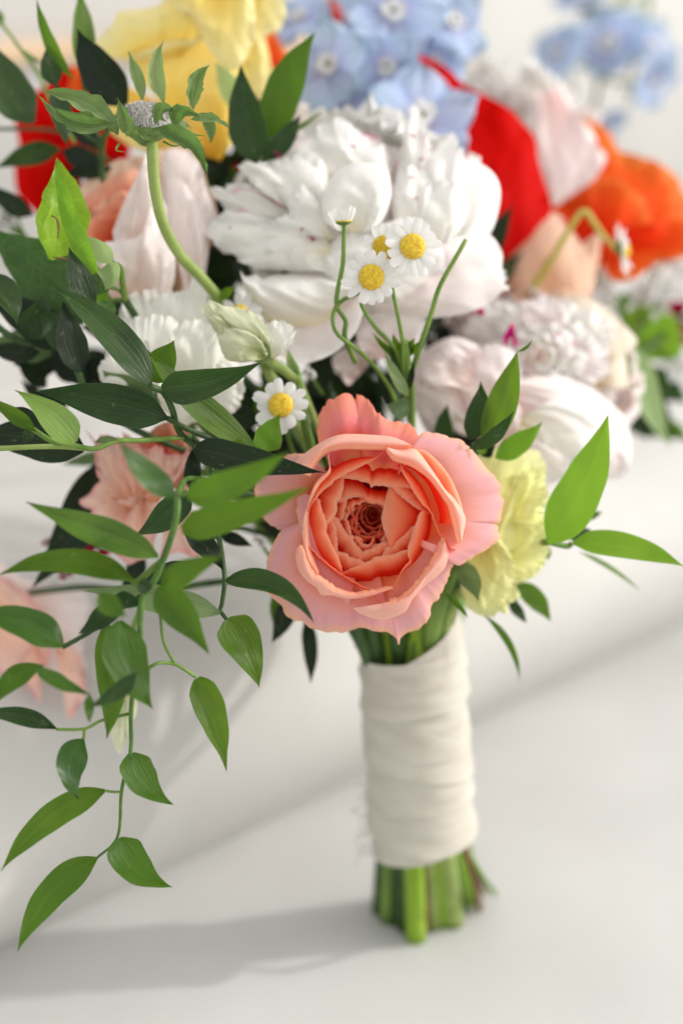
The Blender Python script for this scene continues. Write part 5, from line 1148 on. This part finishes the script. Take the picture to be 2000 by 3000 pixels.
sprig('leafy_sprig', 'crowd of dark leaves at the left edge under the veined leaf', 'sprig',
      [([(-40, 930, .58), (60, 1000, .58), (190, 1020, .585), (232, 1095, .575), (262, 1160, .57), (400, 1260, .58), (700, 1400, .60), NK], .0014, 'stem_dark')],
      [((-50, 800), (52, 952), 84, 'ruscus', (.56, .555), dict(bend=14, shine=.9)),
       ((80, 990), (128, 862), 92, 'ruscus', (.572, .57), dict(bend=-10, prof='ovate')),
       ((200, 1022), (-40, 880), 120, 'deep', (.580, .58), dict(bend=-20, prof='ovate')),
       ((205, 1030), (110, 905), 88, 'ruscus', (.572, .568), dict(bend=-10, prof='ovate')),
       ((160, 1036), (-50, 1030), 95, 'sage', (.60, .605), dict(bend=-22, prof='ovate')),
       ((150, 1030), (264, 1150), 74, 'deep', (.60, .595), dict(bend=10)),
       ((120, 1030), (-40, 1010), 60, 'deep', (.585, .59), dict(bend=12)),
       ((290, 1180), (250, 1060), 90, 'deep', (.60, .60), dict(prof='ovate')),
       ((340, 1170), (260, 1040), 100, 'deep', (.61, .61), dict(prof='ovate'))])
# ---- vine crossing left at y 1300
sprig('trailing_vine', 'vine with a yellow green lit leaf reaching to the left edge above the salmon bloom', 'vine',
      [([(560, 1280, .56), (420, 1290, .545), (340, 1292, .54), (275, 1315, .536), (200, 1300, .532), (160, 1296, .532), (105, 1262, .530), (40, 1215, .53)], .0010, 'stem'), ([(275, 1315, .538), (150, 1308, .536), (0, 1314, .535), (-40, 1316, .535)], .0010, 'stem_pale'), ([(560, 1280, .56), (700, 1400, .58), NK], .0012, 'stem_dark')],
      [((219, 1298), (43, 1142), 92, 'pale2', (.525, .520), dict(bend=-14, shine=.5, prof='heart')),
       ((107, 1264), (-40, 1166), 44, 'mid', (.528, .524), dict(bend=-6, roll=20)),
       ((112, 1252), (20, 1200), 46, 'deep', (.545, .545), dict(bend=-12)),
       ((248, 1318), (-70, 1275), 128, 'deep', (.560, .56), dict(bend=-14, prof='ovate')),
       ((100, 1240), (68, 1306), 34, 'ruscus', (.54, .535), dict(prof='ovate')),
       ((280, 1296), (352, 1290), 20, 'sage', (.52, .52), dict(bend=6))], V)
# ---- central lower-left vines
sprig('trailing_vine', 'main green vine hanging down left of the rose with long pointed leaves', 'vine',
      [([(700, 1440, .57), (560, 1400, .55), (520, 1452, .51), (521, 1475, .505), (512, 1540, .503), (478, 1640, .505), (450, 1705, .506), (421, 1740, .508), (412, 1800, .508), (408, 1913, .510), (390, 2021, .515), (384, 2110, .52), (383, 2200, .522), (357, 2315, .525), (345, 2452, .53), (284, 2514, .535)], [.0009, .0010, .0013, .0012, .0009, .0007, .0005], 'stem_dark2'),
       ([(478, 1640, .505), (440, 1672, .508), (400, 1706, .508), (392, 1704, .506)], .0012, 'stem'), ([(700, 1440, .57), (900, 1500, .59), NK], .0013, 'stem_dark'), ([(521, 1452, .503), (545, 1445, .49), (560, 1440, .485)], .0009, 'stem')],
      [((514, 1452), (352, 1292), 76, 'fresh', (.486, .480), dict(bend=16, shine=.8, prof='ovate')),
       ((550, 1458), (852, 1318), 96, 'mid', (.482, .465), dict(bend=-14, roll=-20, prof='heart')),
       ((532, 1552), (912, 1424), 92, 'mid', (.492, .474), dict(bend=-10, roll=8, prof='heart')),
       ((464, 1632), (76, 1470), 92, 'fresh', (.500, .500), dict(bend=6, shine=.9, prof='ovate', fold=.18, nu=11, nv=28)),
       ((390, 1702), (-14, 1690), 76, 'mid', (.502, .500), dict(bend=-50, shine=.6, prof='ovate', fold=.2, nu=11, nv=28)),
       ((478, 1722), (660, 1628), 78, 'mid', (.484, .476), dict(bend=10, roll=10, prof='heart')),
       ((462, 1722), (614, 1918), 100, 'mid', (.500, .498), dict(bend=8, roll=-12, prof='heart')),
       ((553, 1440), (396, 1568), 88, 'ruscus', (.536, .530), dict(bend=14, prof='ovate')),
       ((536, 1552), (655, 1672), 66, 'deep', (.530, .528), dict(bend=14)),
       ((575, 1650), (384, 1700), 66, 'deep', (.53, .525), dict(bend=10)),
       ((645, 1796), (240, 1728), 84, 'sage', (.522, .515), dict(bend=-8, roll=-16, prof='ovate')),
       ((360, 1744), (229, 1858), 66, 'ruscus', (.516, .512), dict(bend=10, roll=-12)),
       ((290, 1738), (372, 1806), 66, 'mid', (.478, .476), dict(bend=-6)),
       ((350, 1818), (449, 2078), 128, 'mid', (.506, .500), dict(bend=-24, roll=10, prof='ovate')),
       ((310, 1826), (312, 2168), 96, 'mid', (.516, .512), dict(bend=22, roll=-14, prof='ovate')),
       ((402, 1968), (262, 2070), 50, 'ruscus', (.490, .486), dict(bend=12, roll=20)),
       ((425, 1740), (420, 1690), 44, 'ruscus', (.50, .5), {}), ((330, 1750), (420, 1770), 50, 'ruscus', (.512, .51), {}),
       ((385, 2206), (510, 2358), 98, 'mid', (.522, .520), dict(bend=-26, roll=8, prof='heart')),
       ((308, 2316), (2, 2555), 82, 'mid', (.524, .515), dict(bend=-34, roll=-10, prof='ovate')),
       ((347, 2456), (508, 2600), 108, 'mid', (.528, .522), dict(bend=-30, roll=6, prof='heart')),
       ((284, 2514), (52, 2790), 92, 'mid', (.530, .515), dict(bend=-34, roll=-8, prof='ovate'))], V)
sprig('trailing_vine', 'slim vine beside the rose ending in a heart shaped hanging leaf', 'vine',
      [([(620, 1350, .56), (622, 1480, .550), (638, 1557, .548), (652, 1640, .544), (658, 1704, .540), (650, 1770, .540), (645, 1788, .540), (665, 1816, .538)], [.0010, .0012, .0010, .0008], 'stem_dark'), ([(645, 1786, .54), (620, 1798, .54), (575, 1770, .538)], .0006, 'stem'), ([(620, 1350, .56), (800, 1450, .58), NK], .0011, 'stem_dark')],
      [((660, 1702), (919, 1824), 66, 'ruscus', (.532, .505), dict(bend=46, shine=.5, prof='ovate', fold=.22, nu=11, nv=28)),
       ((665, 1814), (760, 2018), 118, 'mid', (.536, .530), dict(bend=12, roll=10, prof='heart', nu=11, nv=24)),
       ((560, 1440), (570, 1300), 50, 'deep', (.565, .565), {}),
       ((600, 1580), (700, 1480), 70, 'deep', (.58, .58), {}), ((640, 1560), (740, 1600), 40, 'deep', (.585, .58), {})], V)
sprig('trailing_vine', 'lowest left vine with leaves reaching the left edge and a pale curled leaf', 'vine',
      [([(421, 1740, .515), (339, 1794, .515), (312, 1820, .516), (250, 1860, .515), (183, 1897, .512)], .0009, 'stem_dark'), ([(390, 2021, .520), (446, 1951, .520), (510, 1945, .525), (574, 1983, .528)], .0007, 'stem'), ([(384, 2090, .52), (300, 2110, .52), (248, 2135, .52), (166, 2137, .52)], .0006, 'stem'), ([(248, 2135, .52), (246, 2166, .52)], .0006, 'stem'), ([(357, 2320, .525), (330, 2320, .525), (306, 2316, .524)], .0005, 'stem'), ([(470, 1800, .52), (480, 1880, .52), (512, 1945, .525)], .0006, 'stem')],
      [((184, 1894), (-80, 1800), 98, 'fresh', (.505, .500), dict(bend=-22, shine=.8, prof='ovate', fold=.18)),
       ((578, 1986), (664, 2264), 92, 'mid', (.526, .520), dict(bend=12, roll=-8, prof='heart')),
       ((166, 2135), (-60, 2090), 54, 'ruscus', (.518, .515), dict(bend=-16)),
       ((128, 1950), (-30, 2080), 64, 'mid', (.505, .500), dict(bend=-24, roll=-20)),
       ((100, 1948), (268, 2034), 44, 'fresh', (.496, .490), dict(bend=-14, shine=.95)),
       ((246, 2166), (232, 2345), 88, 'fresh', (.518, .510), dict(bend=-34, roll=10, prof='ovate', twist=30)),
       ((262, 2034), (262, 2120), 30, 'mid', (.495, .49), {})], V)
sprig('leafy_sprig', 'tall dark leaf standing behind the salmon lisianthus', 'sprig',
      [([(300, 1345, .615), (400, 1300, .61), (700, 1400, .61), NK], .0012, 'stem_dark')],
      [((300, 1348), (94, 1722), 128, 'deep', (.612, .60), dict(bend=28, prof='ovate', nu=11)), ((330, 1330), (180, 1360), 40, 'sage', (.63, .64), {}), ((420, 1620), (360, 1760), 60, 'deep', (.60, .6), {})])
# ---- below the rose
sprig('leafy_sprig', 'blurred dark leaves hanging below the left side of the coral rose', 'sprig',
      [([(900, 1800, .61), (960, 1740, .61), NK], .0012, 'stem_dark')],
      [((896, 1805), (910, 2005), 46, 'deep', (.612, .61), dict(bend=6)), ((850, 1740), (795, 1885), 60, 'deep', (.60, .60), dict(bend=8)), ((800, 1740), (820, 1870), 34, 'mid', (.60, .60), {}),
       ((1080, 1770), (1040, 1900), 60, 'deep', (.615, .62), {}), ((1110, 1770), (1190, 1900), 70, 'deep', (.615, .62), {}), ((1290, 1740), (1262, 1890), 60, 'ruscus', (.61, .62), dict(bend=4)), ((1240, 1760), (1300, 1880), 40, 'mid', (.61, .615), {})])
# ---- right side
sprig('leafy_sprig', 'large bright green leaf pointing up at the right of the lemon bloom', 'sprig',
      [([(1605, 1588, .575), (1660, 1600, .578), (1674, 1590, .578)], .0012, 'stem'), ([(1605, 1588, .575), (1540, 1600, .615), (1300, 1700, .615), NK], .0014, 'stem')],
      [((1604, 1592), (1781, 1212), 136, 'bright', (.572, .560), dict(bend=-22, roll=14, prof='ovate', fold=.07, nu=11, nv=30)),
       ((1676, 1590), (2010, 1664), 78, 'bright', (.575, .565), dict(bend=22, shine=.6, prof='ovate')),
       ((1668, 1580), (1745, 1562), 46, 'ruscus', (.59, .595), dict(bend=4)), ((1700, 1520), (1765, 1500), 26, 'mid', (.60, .605), {}),
       ((1690, 1615), (1880, 1738), 16, 'pale', (.60, .61), dict(bend=12)), ((1595, 1600), (1605, 1640), 30, 'mid', (.60, .60), {})])
sprig('leafy_sprig', 'three upright leaves in front of the blush peony beside the coral rose', 'sprig',
      [([(1390, 1300, .572), (1385, 1380, .582), (1340, 1500, .60), NK], .0014, 'stem_dark')],
      [((1376, 1288), (1407, 1116), 74, 'ruscus', (.570, .565), dict(bend=-10, roll=-12, prof='ovate')),
       ((1424, 1306), (1516, 1020), 92, 'mid', (.568, .560), dict(bend=-8, roll=10, prof='ovate', nu=11, nv=24)),
       ((1514, 1030), (1558, 993), 9, 'mid', (.560, .558), dict(bend=-8)),
       ((1374, 1314), (1504, 1203), 44, 'ruscus', (.556, .552), dict(bend=-12, roll=-30, fold=.3)),
       ((1450, 1340), (1588, 1236), 66, 'bright', (.580, .575), dict(bend=-10, roll=10, prof='ovate')),
       ((1400, 1330), (1450, 1290), 60, 'deep', (.585, .58), {}), ((1380, 1350), (1340, 1290), 50, 'deep', (.60, .60), {})])
sprig('leafy_sprig', 'blurred narrow leaves hanging under the lemon yellow bloom', 'sprig',
      [([(1418, 1780, .595), (1400, 1700, .60), (1330, 1650, .60), NK], .0010, 'stem')],
      [((1508, 1708), (1612, 1822), 60, 'mid', (.605, .61), dict(bend=12)), ((1490, 1755), (1542, 1826), 34, 'ruscus', (.605, .605), {}),
       ((1416, 1802), (1522, 2000), 22, 'mid', (.59, .60), dict(bend=26)), ((1498, 1700), (1510, 1780), 30, 'mid', (.605, .605), {})])
sprig('leafy_sprig', 'blurred yellow green leaves at the right edge behind the blush peony', 'sprig',
      [([(1850, 1000, .74), (1760, 1100, .72), (1500, 1400, .66), NK], .0018, 'stem')],
      [((1815, 925), (2000, 1070), 170, 'bright', (.75, .75), dict(bend=16, prof='ovate')),
       ((1842, 990), (1962, 1312), 84, 'pale', (.70, .69), dict(bend=-14, prof='lance', roll=20)),
       ((1830, 1120), (1990, 1290), 130, 'ruscus', (.76, .76), dict(bend=-14, prof='ovate')), ((1860, 1080), (2020, 1180), 90, 'ruscus', (.77, .77), {}), ((1820, 1160), (1900, 1290), 90, 'deep', (.76, .76), {}),
       ((1840, 1070), (1900, 1160), 80, 'mid', (.74, .74), {}), ((1800, 900), (1900, 860), 60, 'mid', (.78, .78), {}), ((1900, 960), (2010, 940), 60, 'mid', (.78, .78), {}), ((1960, 1230), (2020, 1300), 30, 'mid', (.75, .75), {})])
sprig('thin_vine', 'blurred green tendril at the top right corner above the blue spray', 'vine',
      [([(1690, -30, .96), (1720, 20, .95), (1800, 45, .95), (1860, 110, .95)], .0014, 'stem'), ([(1800, 20, .95), (1830, -20, .95), (1850, -60, .95)], .0016, 'stem'), ([(1890, 60, .95), (1900, 0, .95), (1905, -50, .95)], .0018, 'stem'), ([(1720, 20, .95), (1745, 200, .94)], .0012, 'stem')],
      [((1700, 10), (1740, 40), 30, 'mid', (.95, .95), {})], V)
# ---- inner filling: shaded leaves in the heart of the bunch
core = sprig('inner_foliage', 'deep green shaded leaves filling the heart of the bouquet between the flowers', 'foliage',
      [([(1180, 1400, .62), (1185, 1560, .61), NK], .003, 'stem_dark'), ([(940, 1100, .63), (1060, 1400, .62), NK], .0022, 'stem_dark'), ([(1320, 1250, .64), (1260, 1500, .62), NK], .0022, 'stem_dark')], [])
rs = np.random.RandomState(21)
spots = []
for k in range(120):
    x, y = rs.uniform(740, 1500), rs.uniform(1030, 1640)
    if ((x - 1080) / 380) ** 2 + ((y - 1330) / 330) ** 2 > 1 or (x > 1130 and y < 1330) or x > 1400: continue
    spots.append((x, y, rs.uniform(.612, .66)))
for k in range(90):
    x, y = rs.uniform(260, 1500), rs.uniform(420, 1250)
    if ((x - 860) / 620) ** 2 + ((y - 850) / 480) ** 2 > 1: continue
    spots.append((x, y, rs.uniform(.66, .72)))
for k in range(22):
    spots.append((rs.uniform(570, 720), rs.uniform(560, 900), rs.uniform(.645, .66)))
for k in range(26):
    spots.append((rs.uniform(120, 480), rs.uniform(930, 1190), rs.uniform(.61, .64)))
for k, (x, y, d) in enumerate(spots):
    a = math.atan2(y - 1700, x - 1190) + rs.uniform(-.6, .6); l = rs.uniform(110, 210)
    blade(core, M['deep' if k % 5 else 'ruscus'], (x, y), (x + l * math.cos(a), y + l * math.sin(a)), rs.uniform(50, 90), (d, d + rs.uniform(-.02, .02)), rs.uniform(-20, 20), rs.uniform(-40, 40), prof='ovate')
